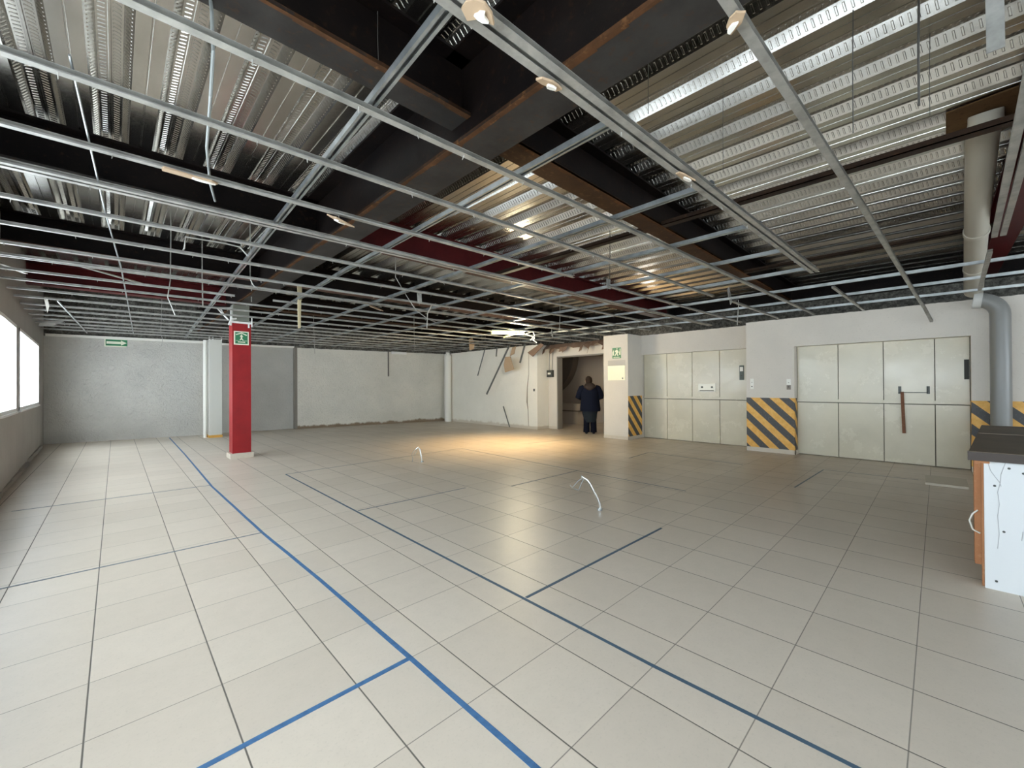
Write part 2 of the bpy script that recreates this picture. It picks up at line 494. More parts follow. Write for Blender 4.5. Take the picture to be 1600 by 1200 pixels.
# baseboards
b = MB()
def bb_(x0, y0, x1, y1): b.box((x0, y0, 0), (x1, y1, 0.085))
bb_(9.385, 5.465, 9.40, 6.20); bb_(9.385, 5.465, 10.1, 5.48)
bb_(9.665, 1.955, 9.68, 2.83); bb_(9.665, 1.955, 9.90, 1.97)
bb_(10.205, 8.50, 10.22, 8.87); bb_(9.665, 8.855, 10.22, 8.87); bb_(9.665, 8.87, 9.68, 10.6)
bb_(9.665, -1.4, 9.68, -0.385)
struct(b, 'baseboard_right', m_base)
b = MB()
for i in range(24):
    y0 = -9+i*1.02
    if y0+1.0 > 15.4: break
    xa = wallx(y0+0.5)
    b.box((xa-0.05, y0, 0), (xa+0.02+0.01*math.sin(i*2.1), y0+1.0, 0.075+0.01*math.sin(i)))
struct(b, 'baseboard_left', mat('dusty_grey_skirting', (0.30, 0.28, 0.25), 0.8))

# ------------------------------------------------------------------ freight doors
m_door = mat('pale_green_grey_door_paint', (0.52, 0.53, 0.42), 0.24, 0.0, 0.5)
n = N(m_door)
a_ = n.noise(1.6, 5, 0.6)
n.col(n.mix(n.mr(a_, 0.35, 0.7), (0.62, 0.575, 0.445), (0.55, 0.51, 0.39)))
n.rough(n.mr(n.noise(2.5, 5, 0.7), 0.3, 0.75, 0.16, 0.34))
n.bump(n.noise(2.2, 3), 0.25, 0.02)
m_seam = mat('dark_door_seam', (0.12, 0.11, 0.08), 0.6)
def freight(name, xd, y0, y1, ztop, seams):
    r = bpy.data.objects.new(name, None); COL.objects.link(r); r['kind'] = 'structure'; r.location = (xd, (y0+y1)/2, 0)
    mid = 1.045
    back = MB(); back.box((xd+0.03, y0-0.02, 0), (xd+0.06, y1+0.02, ztop+0.02)); part(back, 'door_backing', m_seam, r)
    eds = [y0]+seams+[y1]
    for z0, z1 in ((0.012, mid-0.012), (mid+0.055, ztop)):
        for i in range(len(eds)-1):
            p = MB(); g = 0.006
            p.box((xd, eds[i]+g, z0), (xd+0.03, eds[i+1]-g, z1)); part(p, 'door_panel', m_door, r)
    p = MB()
    p.box((xd-0.018, y0, mid+0.005), (xd+0.03, y1, mid+0.045)); p.box((xd-0.01, y0, mid+0.045), (xd+0.03, y1, mid+0.06))
    part(p, 'door_rail', m_door, r)
    return r
d1 = freight('door_1', 10.20, 2.80, 5.47, 2.215, [3.55, 4.19, 4.83])
d2 = freight('door_2', 9.88, -0.365, 1.965, 2.165, [0.03, 0.67, 1.31])
m_dk = mat('dark_metal', (0.06, 0.065, 0.06), 0.4, 0.4)
m_chrome = mat('worn_chrome', (0.50, 0.48, 0.41), 0.45, 0.9)
m_call = mat('ivory_plate', (0.78, 0.77, 0.70), 0.35)
# handle recess plates
def handle(r, xd, y0, y1, z0, z1):
    p = MB()
    p.tube([(xd-0.012, y0, z0), (xd-0.03, y0, z0), (xd-0.03, y1, z0), (xd-0.012, y1, z0)], 0.006, 8)
    p.tube([(xd-0.012, y0, z0), (xd-0.012, y0, z1)], 0.006, 6)
    p.box((xd-0.006, y0-0.02, z0-0.02), (xd, y0+0.02, z1)); p.box((xd-0.006, y1-0.02, z0-0.02), (xd, y1+0.02, z1))
    part(p, 'door_handle', m_dk, r)
handle(d2, 9.88, 0.11, 0.46, 1.24, 1.35)
p = MB(); p.box((10.192, 3.64, 1.23), (10.20, 4.04, 1.42)); part(p, 'door_plate', m_chrome, d1)
p = MB()
for yy in (3.72, 3.95): p.tube([(10.19, yy, 1.34), (10.17, yy, 1.34)], 0.022, 12)
p.tube([(10.18, 3.68, 1.255), (10.18, 4.0, 1.255)], 0.009, 8)
part(p, 'door_handle', m_dk, d1)

def indicator(x, y0, y1, z0, z1, label, lit):
    r = thing('floor_indicator', (x, (y0+y1)/2, z0), label, 'indicator')
    p = MB(); p.box((x-0.012, y0, z0), (x, y1, z1)); part(p, 'housing', mat('slate_plastic', (0.10, 0.125, 0.11) if lit else (0.02, 0.02, 0.013), 0.4, 0, 0.2), r)
    if lit:
        p = MB(); p.box((x-0.016, y0+0.012, z0+(z1-z0)*0.60), (x-0.012, y1-0.012, z1-0.035)); part(p, 'display', m_call, r)
        p = MB(); p.tube([(x-0.012, (y0+y1)/2, z0+0.10), (x-0.02, (y0+y1)/2, z0+0.10)], 0.016, 12); part(p, 'keyhole', m_dk, r)
indicator(10.195, 3.03, 3.12, 1.50, 1.83, 'tall slate indicator with pale display on the freight door beside the striped wall', True)
indicator(9.875, -0.355, -0.30, 1.46, 1.78, 'narrow dark indicator strip at the edge of the freight door beside the grey pipe', False)
def call(y0, y1, z0, z1, label, broken):
    r = thing('call_button_plate', (9.68, (y0+y1)/2, z0), label, 'button plate')
    p = MB(); zz = z0+(0.09 if broken else 0)
    p.box((9.672, y0, zz), (9.68, y1, z1)); part(p, 'plate', m_call, r)
    if broken:
        p = MB(); p.box((9.676, y0, z0), (9.68, y1, zz)); part(p, 'wall_box', mat('brown_grey_recess', (0.22, 0.19, 0.16), 0.8), r)
    for k, z in enumerate((z0+0.055, z0+0.14)):
        p = MB(); p.tube([(9.675, (y0+y1)/2, z), (9.664, (y0+y1)/2, z)], 0.012, 12); part(p, 'button', m_dk if k == 0 else m_chrome, r)
call(2.69, 2.755, 1.30, 1.52, 'ivory call button plate on the wall beside the first freight door', False)
call(2.03, 2.10, 1.29, 1.50, 'broken call button plate with open box near the second freight door', True)

# hazard stripes (painted panels)
m_haz = mat('yellow_black_stripes', (0.8, 0.4, 0.05), 0.5)
n = N(m_haz)
xyz = n.sep(n.pos)
# stripes fall towards -y / towards +x, 45 degrees
f_ = n.math('FRACT', n.math('DIVIDE', n.math('ADD', n.math('SUBTRACT', xyz[2], n.math('MULTIPLY', xyz[1], 1.0)), n.math('ADD', n.math('MULTIPLY', xyz[0], 1.0), 13.0)), 0.345))
st_ = n.mr(f_, 0.49, 0.51)
yb = n.mix(n.mr(n.noise(14, 4), 0.4, 0.7), (0.70, 0.36, 0.06), (0.80, 0.47, 0.12))
bk = n.mix(n.mr(n.noise(30, 5, 0.8), 0.55, 0.75), (0.045, 0.045, 0.045), (0.16, 0.15, 0.14))
n.col(n.mix(st_, yb, bk))
def haz(boxes, label):
    p = MB()
    for q in boxes: p.box(*q)
    o = p.build('hazard_stripe_panel', m_haz); tag(o, label, 'warning panel')
haz([((9.676, 1.966, 0.085), (9.68, 2.83, 1.12)), ((9.676, 1.966, 0.085), (9.875, 1.97, 1.12))], 'broad yellow and black striped panel on the wall between the two freight doors')
haz([((9.40, 5.476, 0.085), (10.1, 5.48, 1.12))], 'yellow and black striped panel on the side of the white pier near the doorway')
haz([((9.676, -3.2, 0.085), (9.68, -0.37, 1.12)), ((9.68, -0.37, 0.085), (9.87, -0.366, 1.12))], 'yellow and black striped panel behind the grey pipe and the counter')

# ================================================================== STEEL BEAMS
def ibeam(label, p0, p1, zb, zt, fw, mw, mf, edge=None, ft=0.02, name='steel_beam', topf=True):
    p0 = Vector((*p0, 0)); p1 = Vector((*p1, 0)); d = (p1-p0).normalized(); sd = Vector((d.y, -d.x, 0)); L = (p1-p0).length/2
    c = (p0+p1)/2
    r = thing(name, (c.x, c.y, zb), label, 'beam', kind='thing')
    up = Vector((0, 0, 1))
    w = MB(); w.obox((c.x, c.y, (zb+zt)/2), d*L, sd*0.007, up*((zt-zb)/2-ft)); part(w, 'web', mw, r)
    w = MB(); w.obox((c.x, c.y, zb+ft/2), d*L, sd*(fw/2), up*(ft/2)); part(w, 'bottom_flange', mf, r)
    if topf:
        w = MB(); w.obox((c.x, c.y, zt-ft/2), d*L, sd*(fw/2), up*(ft/2)); part(w, 'top_flange', mw, r)
    if edge:
        w = MB()
        for s_ in edge:
            q = c+sd*(s_*fw/2)
            nseg = max(2, int(L*2/0.18))
            for i in range(nseg):
                cc = q+d*(-L+(i+0.5)*2*L/nseg)
                wd = 0.012+0.012*noise.noise(Vector((cc.x*3, cc.y*3, 1.3)))+0.006
                w.obox((cc.x-sd.x*s_*wd, cc.y-sd.y*s_*wd, zb+ft/2), d*(L/nseg), sd*wd, up*(ft/2+0.002))
        part(w, 'rust_edge', m_rust, r)
    return r
ZM = 3.03; ZS = 3.29
ibeam('deep main steel beam with rusty flange edge running over the red column', (1.795, -1.2), (1.86, 15.2), ZM, DZ0, 0.30, m_web, m_flange, (-1,))
SB = [('S0', -0.62), ('S1', 2.38), ('S2', 5.40), ('S3', 8.38), ('S4', 11.4), ('S5', 14.2)]
left_l = {'S0': 'short dark beam overhead closest to the camera on the window side',
          'S1': 'short dark steel beam with rusty edge, window side, first ahead of the camera',
          'S2': 'short dark steel beam, window side, second ahead of the camera',
          'S3': 'short dark brown steel beam on the window side, just before the red one',
          'S4': 'short dark red beam high above the grid on the window side',
          'S5': 'short dark beam just in front of the grey back wall'}
right_l = {'S0': 'long dark red beam above the counter and grey pipe',
           'S1': 'long rusty brown steel beam on the freight door side, first ahead of the camera',
           'S2': 'long dark red beam with brown flange crossing above the work lamp side',
           'S3': 'long dark steel beam with brown flange on the doorway side, behind the red one',
           'S4': 'long dark beam between the brown one and the back wall, doorway side',
           'S5': 'long dark beam just in front of the pale back wall'}
for k, y in SB:
    mwL, mfL = {'S0': (m_web, m_flange), 'S1': (m_web, m_flange), 'S2': (m_web, m_flange), 'S3': (m_web, m_pinkfl), 'S4': (m_redw, m_redw), 'S5': (m_web, m_flange)}[k]
    mwR, mfR = {'S0': (m_redw, m_redw), 'S1': (m_web, m_rustfl), 'S2': (m_redw, m_pinkfl), 'S3': (m_web, m_pinkfl), 'S4': (m_web, m_rustfl), 'S5': (m_web, m_flange)}[k]
    yy = {'S5': 14.0}.get(k, y)
    if k != 'S5':
        ibeam(left_l[k], (-1.05 if y < 8 else -1.2, yy+0.02), (1.79+0.004*y, yy), ZS, DZ0, 0.23, mwL, mfL, (1,) if k in ('S1',) else None)
    ibeam(right_l[k], (1.81+0.004*y, yy), (11.4, yy-(0.33 if k == 'S5' else 0.0)), ZS, DZ0, 0.23, mwR, mfR, (1,) if k == 'S1' else None)
ibeam('dark main beam far above the freight door wall, at the edge of the deck', (11.5, -1.2), (11.5, 13.5), 3.32, DZ0-0.002, 0.22, m_web, m_web)
# light dark bars running with the main beam
def darkbar(label, x, y0, y1, z0, h, w_):
    p = MB(); p.box((x-w_/2, y0, z0), (x+w_/2, y1, z0+0.008)); p.box((x-w_/2, y0, z0), (x-w_/2+0.008, y1, z0+h))
    o = p.build('steel_joist', m_rustfl2); tag(o, label, 'joist')
darkbar('thin dark joist crossing under the deck above the sloping pipe', 4.72, -0.5, 2.27, 3.29, 0.05, 0.10)
darkbar('thin dark joist under the deck between the two beams near the doorway side', 4.72, 2.5, 5.28, 3.29, 0.05, 0.10)
darkbar('second thin dark joist, further along the sloping pipe towards the freight doors', 7.72, -0.5, 2.27, 3.29, 0.05, 0.10)

# ================================================================== CEILING GRID
GZ = 2.72
hat = [(0.019, 0), (-0.019, 0), (-0.019, 0.027), (0.019, 0.027), (0.019, 0.0255), (-0.0175, 0.0255), (-0.0175, 0.0015), (0.019, 0.0015)]
def furring(label, pts, group='furring channels of the ceiling grid', double=False, screws=True):
    """pts: list of points along the channel"""
    pts = [Vector(p) for p in pts]
    b = MB()
    for i in range(len(pts)-1):
        b.prism(hat, pts[i], pts[i+1])
        if double:
            o_ = Vector((0, -0.052, 0.004)) if abs((pts[i+1]-pts[i]).x) > abs((pts[i+1]-pts[i]).y) else Vector((0.052, 0, 0.004))
            b.prism(hat, pts[i]+o_, pts[i+1]+o_)
    if screws:
        L = (pts[-1]-pts[0]).length
        rnd = random.Random(int(pts[0].y*1000))
        t_ = rnd.uniform(0.1, 0.4)
        while t_ < L:
            q = pts[0]+(pts[-1]-pts[0])*(t_/L)
            if len(pts) == 2:
                b.tube([q+Vector((0, rnd.uniform(-.01, .01), 0.0)), q+Vector((rnd.uniform(-.004, .004), rnd.uniform(-.01, .01), -0.024))], [0.0035, 0.0015], 5)
            t_ += rnd.uniform(0.25, 0.9)
    c = (pts[0]+pts[-1])/2
    o = b.build('furring_channel', m_galv, None, False, tuple(c))
    return tag(o, label, 'ceiling channel', group)
ordn = ['first', 'second', 'third', 'fourth', 'fifth', 'sixth', 'seventh', 'eighth', 'ninth', 'tenth', 'eleventh', 'twelfth', 'thirteenth', 'fourteenth', 'fifteenth', 'sixteenth', 'seventeenth', 'eighteenth', 'nineteenth', 'twentieth']
def lw(y): return wallx(y)+0.03
furring('doubled galvanised furring channel, the closest full row overhead, ending in mid-air', [(lw(1.2), 1.23, GZ), (6.0, 1.03, GZ)], double=True)
furring('short galvanised furring channel in line with the doubled row, by the freight door wall', [(7.13, 0.99, GZ), (9.66, 0.91, GZ-0.01)])
furring('long furring channel overhead whose end droops over the freight door wall', [(lw(.5), 0.60, GZ), (1.51, 0.50, GZ), (4.14, 0.38, GZ), (8.6, 0.22, GZ), (9.28, 0.14, 2.60), (9.62, 0.06, 2.40)], screws=False)
furring('wide galvanised channel heading for the top of the grey pipe, broken halfway', [(2.2, -0.27, GZ), (5.77, -0.37, GZ)], double=True, screws=False)
furring('detached end of the wide channel standing over the grey pipe elbow', [(6.37, -0.38, GZ), (8.7, -0.42, GZ-0.03)], screws=False)
rows = [
 ('r', 1.96, 9.66, 1.62, 0), ('r', 2.59, 6.5, 2.34, 0), ('s', 7.13, 2.28, 9.66, 2.22), ('r', 3.29, 4.06, 3.10, 0), ('s', 4.79, 3.08, 9.66, 2.92),
 ('r', 3.90, 9.66, 3.56, 1), ('r', 4.51, 9.66, 4.20, 0), ('r', 5.25, 9.38, 4.86, 0), ('r', 5.95, 9.38, 5.52, 0), ('r', 6.53, 9.9, 6.15, 1),
 ('r', 7.22, 1.26, 7.15, 0), ('s', 1.75, 7.12, 10.1, 6.80), ('r', 7.84, 10.1, 7.45, 0), ('r', 8.55, 10.1, 8.1, 0), ('r', 9.25, 9.6, 8.80, 0), ('r', 10.02, 9.6, 9.45, 0),
 ('r', 10.62, 9.6, 10.1, 0), ('r', 11.34, 9.6, 10.8, 0), ('r', 12.0, 9.6, 11.45, 0), ('r', 12.68, 9.6, 12.1, 0), ('r', 13.3, 9.6, 12.75, 0), ('r', 14.0, 9.6, 13.4, 0)]
ri = 0
for q in rows:
    if q[0] == 'r':
        _, ya, xb, yb_, dbl = q
        ri += 1
        ex = {2: ', ending free beyond the main beam', 4: ', ending free past the main beam', 5: ', doubled and thick', 9: ', doubled on the window side'}.get(ri-1+0, '')
        lab = 'galvanised furring channel crossing the ceiling grid, %s row ahead of the doubled overhead one' % ordn[ri-1]
        if xb < 1.5: lab = 'short furring channel from the window wall ending before the main beam'
        z_ = GZ+0.0015*(ya-4)
        furring(lab, [(lw(ya), ya, z_), (xb, yb_, z_)], double=bool(dbl))
    else:
        _, xa, ya, xb, yb_ = q
        furring('shorter furring channel continuing the %s row towards the right wall after a gap' % ordn[ri-1], [(xa, ya, GZ), (xb, yb_, GZ)])

tr = [(-0.022, 0.0), (-0.022, 0.034), (0.022, 0.034), (0.022, 0.0), (0.008, 0.0), (0.008, 0.002), (0.020, 0.002), (0.020, 0.032), (-0.020, 0.032), (-0.020, 0.002), (-0.008, 0.002), (-0.008, 0.0)]
CH = [[(0.86, 1.12), (1.0, 4.67), (1.37, 14.2)], [(1.86, 1.12), (1.95, 5.0), (2.42, 14.6)], [(2.93, 1.05), (3.03, 6.8), (3.32, 14.6)], [(3.95, 1.03), (3.97, 6.0), (4.37, 14.6)],
      [(4.90, 1.03), (4.94, 6.0), (5.33, 14.4)], [(5.88, 0.98), (5.95, 5.0), (6.3, 14.2)], [(7.04, -0.95), (7.0, 6.0), (7.25, 14.0)], [(8.03, -1.1), (8.06, 4.0), (8.25, 13.9)], [(9.12, -1.2), (8.93, 4.0), (9.15, 13.8)]]
for i, pl in enumerate(CH):
    b = MB()
    for j in range(len(pl)-1):
        b.prism(tr, (*pl[j], GZ+0.026), (*pl[j+1], GZ+0.026+0.012*(j == 1)))
    mid = ((pl[0][0]+pl[-1][0])/2, (pl[0][1]+pl[-1][1])/2, GZ+0.026)
    o = b.build('carrying_channel', m_galvd, None, False, mid)
    tag(o, 'zinc carrying channel lying on the furring rows, %s one counted from the window wall' % ordn[i], 'ceiling channel', 'carrying channels of the ceiling grid')
# thin rod
b = MB(); b.tube([(-0.135, 2.45, GZ+0.03), (-0.06, 4.4, GZ+0.03), (0.05, 6.5, GZ+0.03), (0.32, 13.9, GZ+0.03)], [0.005, .006, .008, .010], 6)
tag(b.build('tie_rod', m_galvd), 'thin galvanised rod crossing the furring rows near the window wall', 'rod')
b = MB(); b.tube([pz(90, 470, GZ+.02), pz(136, 520, GZ+.02)], 0.012, 6)
tag(b.build('tie_rod', m_galvd), 'short thin rod crossing the last rows in the far window corner', 'rod')
# loose diagonal channel on the left
b = MB(); b.prism([(-0.02, 0), (0.02, 0), (0.02, 0.015), (-0.02, 0.015)], pz(0, 412, GZ+.06), pz(40, 428, GZ+.05)); b.v = [tuple(v) for v in b.v]
tag(b.build('loose_channel', m_galv), 'short loose channel lying askew at the window wall', 'channel')
b = MB(); b.prism([(-0.012, 0), (0.012, 0), (0.012, 0.015), (-0.012, 0.015)], pz(95, 408, GZ+.05), pz(232, 447, GZ+.03))
tag(b.build('loose_channel', m_galv), 'thin loose channel lying diagonally over the rows in front of the dark red beam', 'channel')

def nearrow(x, y):
    best = None
    for q in rows:
        if q[0] == 'r': xa, ya, xb, yb_ = -1.05, q[1], q[2], q[3]
        else: xa, ya, xb, yb_ = q[1:5]
        if xa <= x <= xb:
            yy_ = ya+(yb_-ya)*(x-xa)/(xb-xa)
            if best is None or abs(yy_-y) < abs(best-y): best = yy_
    return best
def tie(b, q):
    ny = nearrow(min(q.x, 9.3), q.y)
    if ny is None: return
    z = GZ+0.03
    pts = [q]
    if abs(q.z-z) > 0.02: pts.append(Vector((q.x, q.y, z)))
    pts.append(Vector((min(q.x, 9.35), ny, z)))
    b.tube(pts, 0.004, 6)
# hanger wires
m_wire = mat('dark_wire', (0.10, 0.095, 0.085), 0.6, 0.3)
WR = [(1333, 208, 15, 'straight dark hanger wire in front of the slotted deck, longer one'),
      (1436, 158, -20, 'dark threaded hanger rod above the freight doors, nearest the wide channel'),
      (1454, 392-220, 90, None)]
def wire(u, vb, vt, label, r=0.003, bend=None, zt=3.71, m=None, name='hanger_wire'):
    pt = pz(u, vt, zt)
    tp = pt+Vector((0, 0, 0.07)); dpt = (pt-Vector((0, 0, CAMH))).dot(F)
    d = ray(u, vb); pb = Vector((0, 0, CAMH))+d*dpt
    b = MB()
    if bend: b.tube([tp, pt, pb+(pt-pb)*0.5, pb+(pt-pb)*0.18+Vector((0.01, 0.01, 0)), pb+Vector(bend)], r, 6)
    else: b.tube([tp, pt, (pt+pb)/2+Vector((0.004, 0.003, 0)), pb], r, 6)
    return tag((b.build(name, m or m_wire)), label, 'wire', 'ceiling hanger wires')
wire(1333, 208, 15, 'straight dark hanger wire against the slotted deck, beside the overhead channel to the freight doors')
wire(1436, 165, -20, 'thicker dark hanger rod against the slotted deck above the grey pipe side', 0.006)
wire(1453, 395-215, 60, 'thin hanger wire just beside the thicker rod over the grey pipe side', 0.002)
wire(1013, 178, 85, 'short dark hanger wire close to the main beam flange', 0.0025)
wire(1130, 270, 145, 'thin dark hanger wire in the middle of the slotted deck', 0.002)
wire(953, 455, 362, 'kinked dark cable hanging beside the row with the tilted bracket', 0.006, (0.0, 0.05, 0.02))
wire(590, 108, 10, 'thin wire hooked under the short beam next to the main beam', 0.0025, (-0.12, 0.05, -0.05))
GWR = [(268, 555, 300, 'long crooked galvanised wire dangling in front of the grey back wall'), ]
def pwire(label, pts, r, m=m_galv, cat='wire', name='dangling_wire'):
    pts = list(pts); q0 = pts[0]
    if name == 'dangling_wire':
        if q0.z > GZ+0.12: pts = [Vector((q0.x, q0.y, 3.70))]+pts
        else:
            ny = nearrow(q0.x, q0.y)
            if ny is not None and abs(ny-q0.y) < 0.5: pts = [Vector((q0.x, ny, GZ+0.035)), Vector((q0.x, (ny+q0.y)/2, GZ+0.035))]+pts
    else: pts = [Vector((pts[0].x, pts[0].y, 3.70))]+pts
    b = MB(); b.tube(pts, r*0.72, 7)
    return tag(b.build(name, m), label, cat)
def seq(l, z): return [pz(u, v, z) for u, v in l]
def atd(l, y): return [py(u, v, y) for u, v in l]
pwire('crooked galvanised wire dangling over the rows in front of the dark red beam', atd([(267, 372), (266, 440), (262, 464), (274, 493)], 7.3), 0.009)
pwire('thin wire dangling from the grid onto the grey back wall', atd([(253, 475), (251, 520), (254, 530), (252, 541)], 12.5), 0.007)
pwire('straight thin wire between the rows left of the red column bracket', atd([(316, 432), (317, 478)], 8.2), 0.012)
pwire('curled cable looping from the grid next to the third carrying row', atd([(290, 370), (350, 380), (375, 386), (389, 402)], 5.0), 0.010)
pwire('wire hanging straight down and curling left of the main beam', atd([(391, 405), (391, 436), (396, 446), (402, 451)], 6.2), 0.009)
pwire('thin straight wire hanging over the dark flange above the red column', atd([(393, 452), (393, 472)], 8.6), 0.012)
pwire('thin wire dangling in front of the seam of the pale back wall', atd([(490, 502), (492, 553)], 12.4), 0.009)
pwire('thin wire dangling near the corner of the pale back wall', atd([(647, 520), (648, 548)], 11.2), 0.008)
pwire('long thin cable drooping diagonally under the middle of the grid', atd([(618, 433), (635, 462), (650, 485), (668, 498), (682, 504)], 5.6), 0.008)
pwire('small loop of wire hanging beside the drooping diagonal cable', atd([(668, 490), (667, 513)], 6.0), 0.012)
pwire('thin wire dangling in mid grid in front of the work lamp', atd([(875, 497), (874, 516), (860, 525)], 5.6), 0.008)

# grey flexible conduit hanging near the top left
pwire('grey ribbed flexible conduit hanging from the deck beyond the overhead channels',
      [pz(325, -40, 3.5), pz(331, 20, 3.2), pz(333, 80, 3.0), pz(329, 150, 2.85), pz(323, 230, 2.78), pz(328, 285, 2.80), pz(336, 314, 2.83)], 0.011, mat('grey_pvc_conduit', (0.30, 0.32, 0.31), 0.5), 'conduit', 'flexible_conduit')
# twin conduits across the deck (dark pipes)
m_cond = mat('dark_galvanised_conduit', (0.10, 0.11, 0.11), 0.35, 0.6)
for k, (l0, l1, lab) in enumerate([((640, 345), (900, 230), 'upper'), ]):
    pass

# brackets and small hanging plates
def bracket(u0, v0, u1, v1, y, w_, lab):
    a, c = py(u0, v0, y), py(u1, v1, y)
    b = MB(); b.prism([(-w_/2, 0), (w_/2, 0), (w_/2, 0.006), (-w_/2, 0.006)], a, c, up=Vector((0, 1, 0)))
    tie(b, a)
    tag(b.build('hanging_bracket', m_galv), lab, 'bracket')
bracket(1138, 450, 1143, 474, 2.28, 0.10, 'bent galvanised bracket hanging at the gap in the second row')
bracket(951, 436, 951, 451, 3.09, 0.09, 'galvanised bracket standing at the end of the restarted third row')
bracket(1154, 480, 1152, 508, 2.2, 0.03, 'narrow strip dangling below the bent bracket')
bracket(655, 455, 656, 473, 5.3, 0.07, 'small upright bracket on the sixth row beyond the main beam')
bracket(862, 517, 864, 528, 6.1, 0.04, 'short white strip dangling beside the work lamp')
b = MB(); b.prism([(-0.025, 0), (0.025, 0), (0.025, 0.005), (-0.025, 0.005)], px(1553, -60, 2.6), px(1556, 78, 2.6), up=Vector((1, 0, 0)))
tag(b.build('steel_strap', m_galv), 'flat galvanised strap hanging at the top edge above the grey pipe', 'strap')

# plasterboard scraps stuck to the channels
m_paper = mat('brown_plasterboard_paper', (0.42, 0.30, 0.19), 0.85)
m_gyp = mat('white_gypsum_core', (0.80, 0.77, 0.70), 0.9)
def scrap(u, v, z, w_, h, ang, tilt, lab, seed, flip=False):
    c = pz(u, v, z); rnd = random.Random(seed)
    r = thing('plasterboard_scrap', tuple(c), lab, 'plasterboard scrap', 'plasterboard scraps stuck to the ceiling channels')
    nseg = 8
    Rm = Matrix.Rotation(ang, 3, 'Z') @ Matrix.Rotation(tilt, 3, 'X')
    def ringp(s_, zz, js, cx=0.0, cy=0.0):
        pts = []
        for i in range(nseg):
            a = 2*PI*i/nseg
            sq = 1/max(abs(math.cos(a)), abs(math.sin(a)))      # squarish outline
            rr = s_*(0.55+0.45*sq)*(1+js*rnd.uniform(-1, 1))
            pts.append(Rm @ Vector((cx+math.cos(a)*w_*rr, cy+math.sin(a)*h*rr, zz)))
        return pts
    outp = ringp(1, 0, 0.42)
    nn = Rm @ Vector((0, 0, 1))
    b = MB(); b.plate(outp, nn, 0.009); b.build('paper', m_paper, r)
    b = MB(); b.plate([q-nn*0.010 for q in ringp(0.42, 0, 0.45, w_*rnd.uniform(.2, .45), h*rnd.uniform(-.3, .3))], nn, 0.010); b.build('gypsum', m_gyp, r)
scrap(745, 18, 2.695, 0.045, 0.05, 0.6, 0.35, 'brown plasterboard scrap with white core on the doubled overhead channel, top middle', 1)
scrap(857, 133, 2.70, 0.05, 0.03, -0.3, 0.3, 'small plasterboard scrap on the doubled overhead channel beside the main beam', 2)
scrap(1070, 277, 2.70, 0.07, 0.035, 0.0, 0.3, 'plasterboard scrap on the doubled overhead channel further towards the freight doors', 3)
scrap(1147, 33, 2.70, 0.05, 0.022, 0.9, 0.2, 'pale plasterboard scrap on the overhead channel leading to the freight doors', 4)
scrap(300, 277, 2.70, 0.12, 0.05, 0.0, 0.2, 'pale plasterboard scrap on the third row left of the flexible conduit', 5)
scrap(528, 344, 2.69, 0.10, 0.075, 0.5, 0.4, 'tan plasterboard scrap on the third row near the main beam', 6)
scrap(586, 481, 2.69, 0.14, 0.10, 0.5, 0.5, 'small plasterboard scrap on the grid right of the main beam, far away', 7)
# hanging long scraps
def hangplate(pts_uv, y, th, mats, lab, name='plasterboard_strip', cat='plasterboard scrap', axis='y'):
    fn = py if axis == 'y' else px
    pts = [fn(u, v, y) for u, v in pts_uv]
    b = MB(); b.plate(pts, (0, 1, 0) if axis == 'y' else (1, 0, 0), th)
    if name == 'plasterboard_strip': tie(b, max(pts, key=lambda q: q.z)+Vector((0.005, 0.005, -0.01)))
    return tag(b.build(name, mats), lab, cat)
hangplate([(465, 447), (471, 447), (470, 512), (466, 513)], 6.9, 0.02, mat('straw_paper_strip', (0.50, 0.42, 0.26), 0.85), 'long straw coloured paper strip dangling from the grid right of the red column')
hangplate([(68, 465), (74, 464), (77, 478), (74, 489), (71, 476)], 9.6, 0.02, m_gyp, 'pale torn strip dangling from the rows near the window corner')
hangplate([(60, 500), (100, 502), (85, 508), (62, 510)], 13.0, 0.02, m_wallL, 'torn pale sheet edge in the upper window corner')
hangplate([(733, 530), (738, 528), (742, 536), (740, 546), (734, 547)], 10.5, 0.02, m_paper, 'brown plasterboard piece hanging over the white wall lining corner')

# debris cluster hanging over the doorway
m_deb = mat('dirty_brown_plasterboard', (0.20, 0.13, 0.09), 0.9)
rnd = random.Random(11)
b = MB()
yy = 6.25
pts = []
lower = []
while yy < 9.2:
    lower.append((9.95+rnd.uniform(-.05, .05), yy, 2.62-rnd.uniform(0, 0.09)*(1 if rnd.random() < .7 else 1.6)))
    yy += rnd.uniform(0.06, 0.16)
for i in range(len(lower)-1):
    a, c = Vector(lower[i]), Vector(lower[i+1])
    q = [a, c, Vector((c.x+0.18, c.y, 2.70)), Vector((a.x+0.18, a.y, 2.70))]
    b.plate(q, (0.3, 0, 1), 0.015)
    if rnd.random() < .25:
        b.plate([a, c, c+Vector((-.04, .02, -.14)), a+Vector((-.02, .03, -.10))], (1, 0, 0), 0.012)
tag(b.build('broken_ceiling_edge', m_deb), 'jagged brown strip of torn ceiling board hanging along the wall over the doorway', 'broken ceiling board')
hangplate([(787, 575-5), (789, 558), (797, 557), (803, 577), (789, 582)], 9.3, 0.02, m_paper, 'square brown plasterboard piece hanging in front of the white wall lining', axis='x')
hangplate([(824, 551), (845, 536), (849, 539), (832, 557)], 9.3, 0.03, m_deb, 'slanting brown board hanging beside the doorway', axis='x')
hangplate([(797, 556), (800, 543), (806, 541), (803, 553)], 9.35, 0.015, m_paper, 'pale curled paper scrap above the square hanging piece', axis='x')
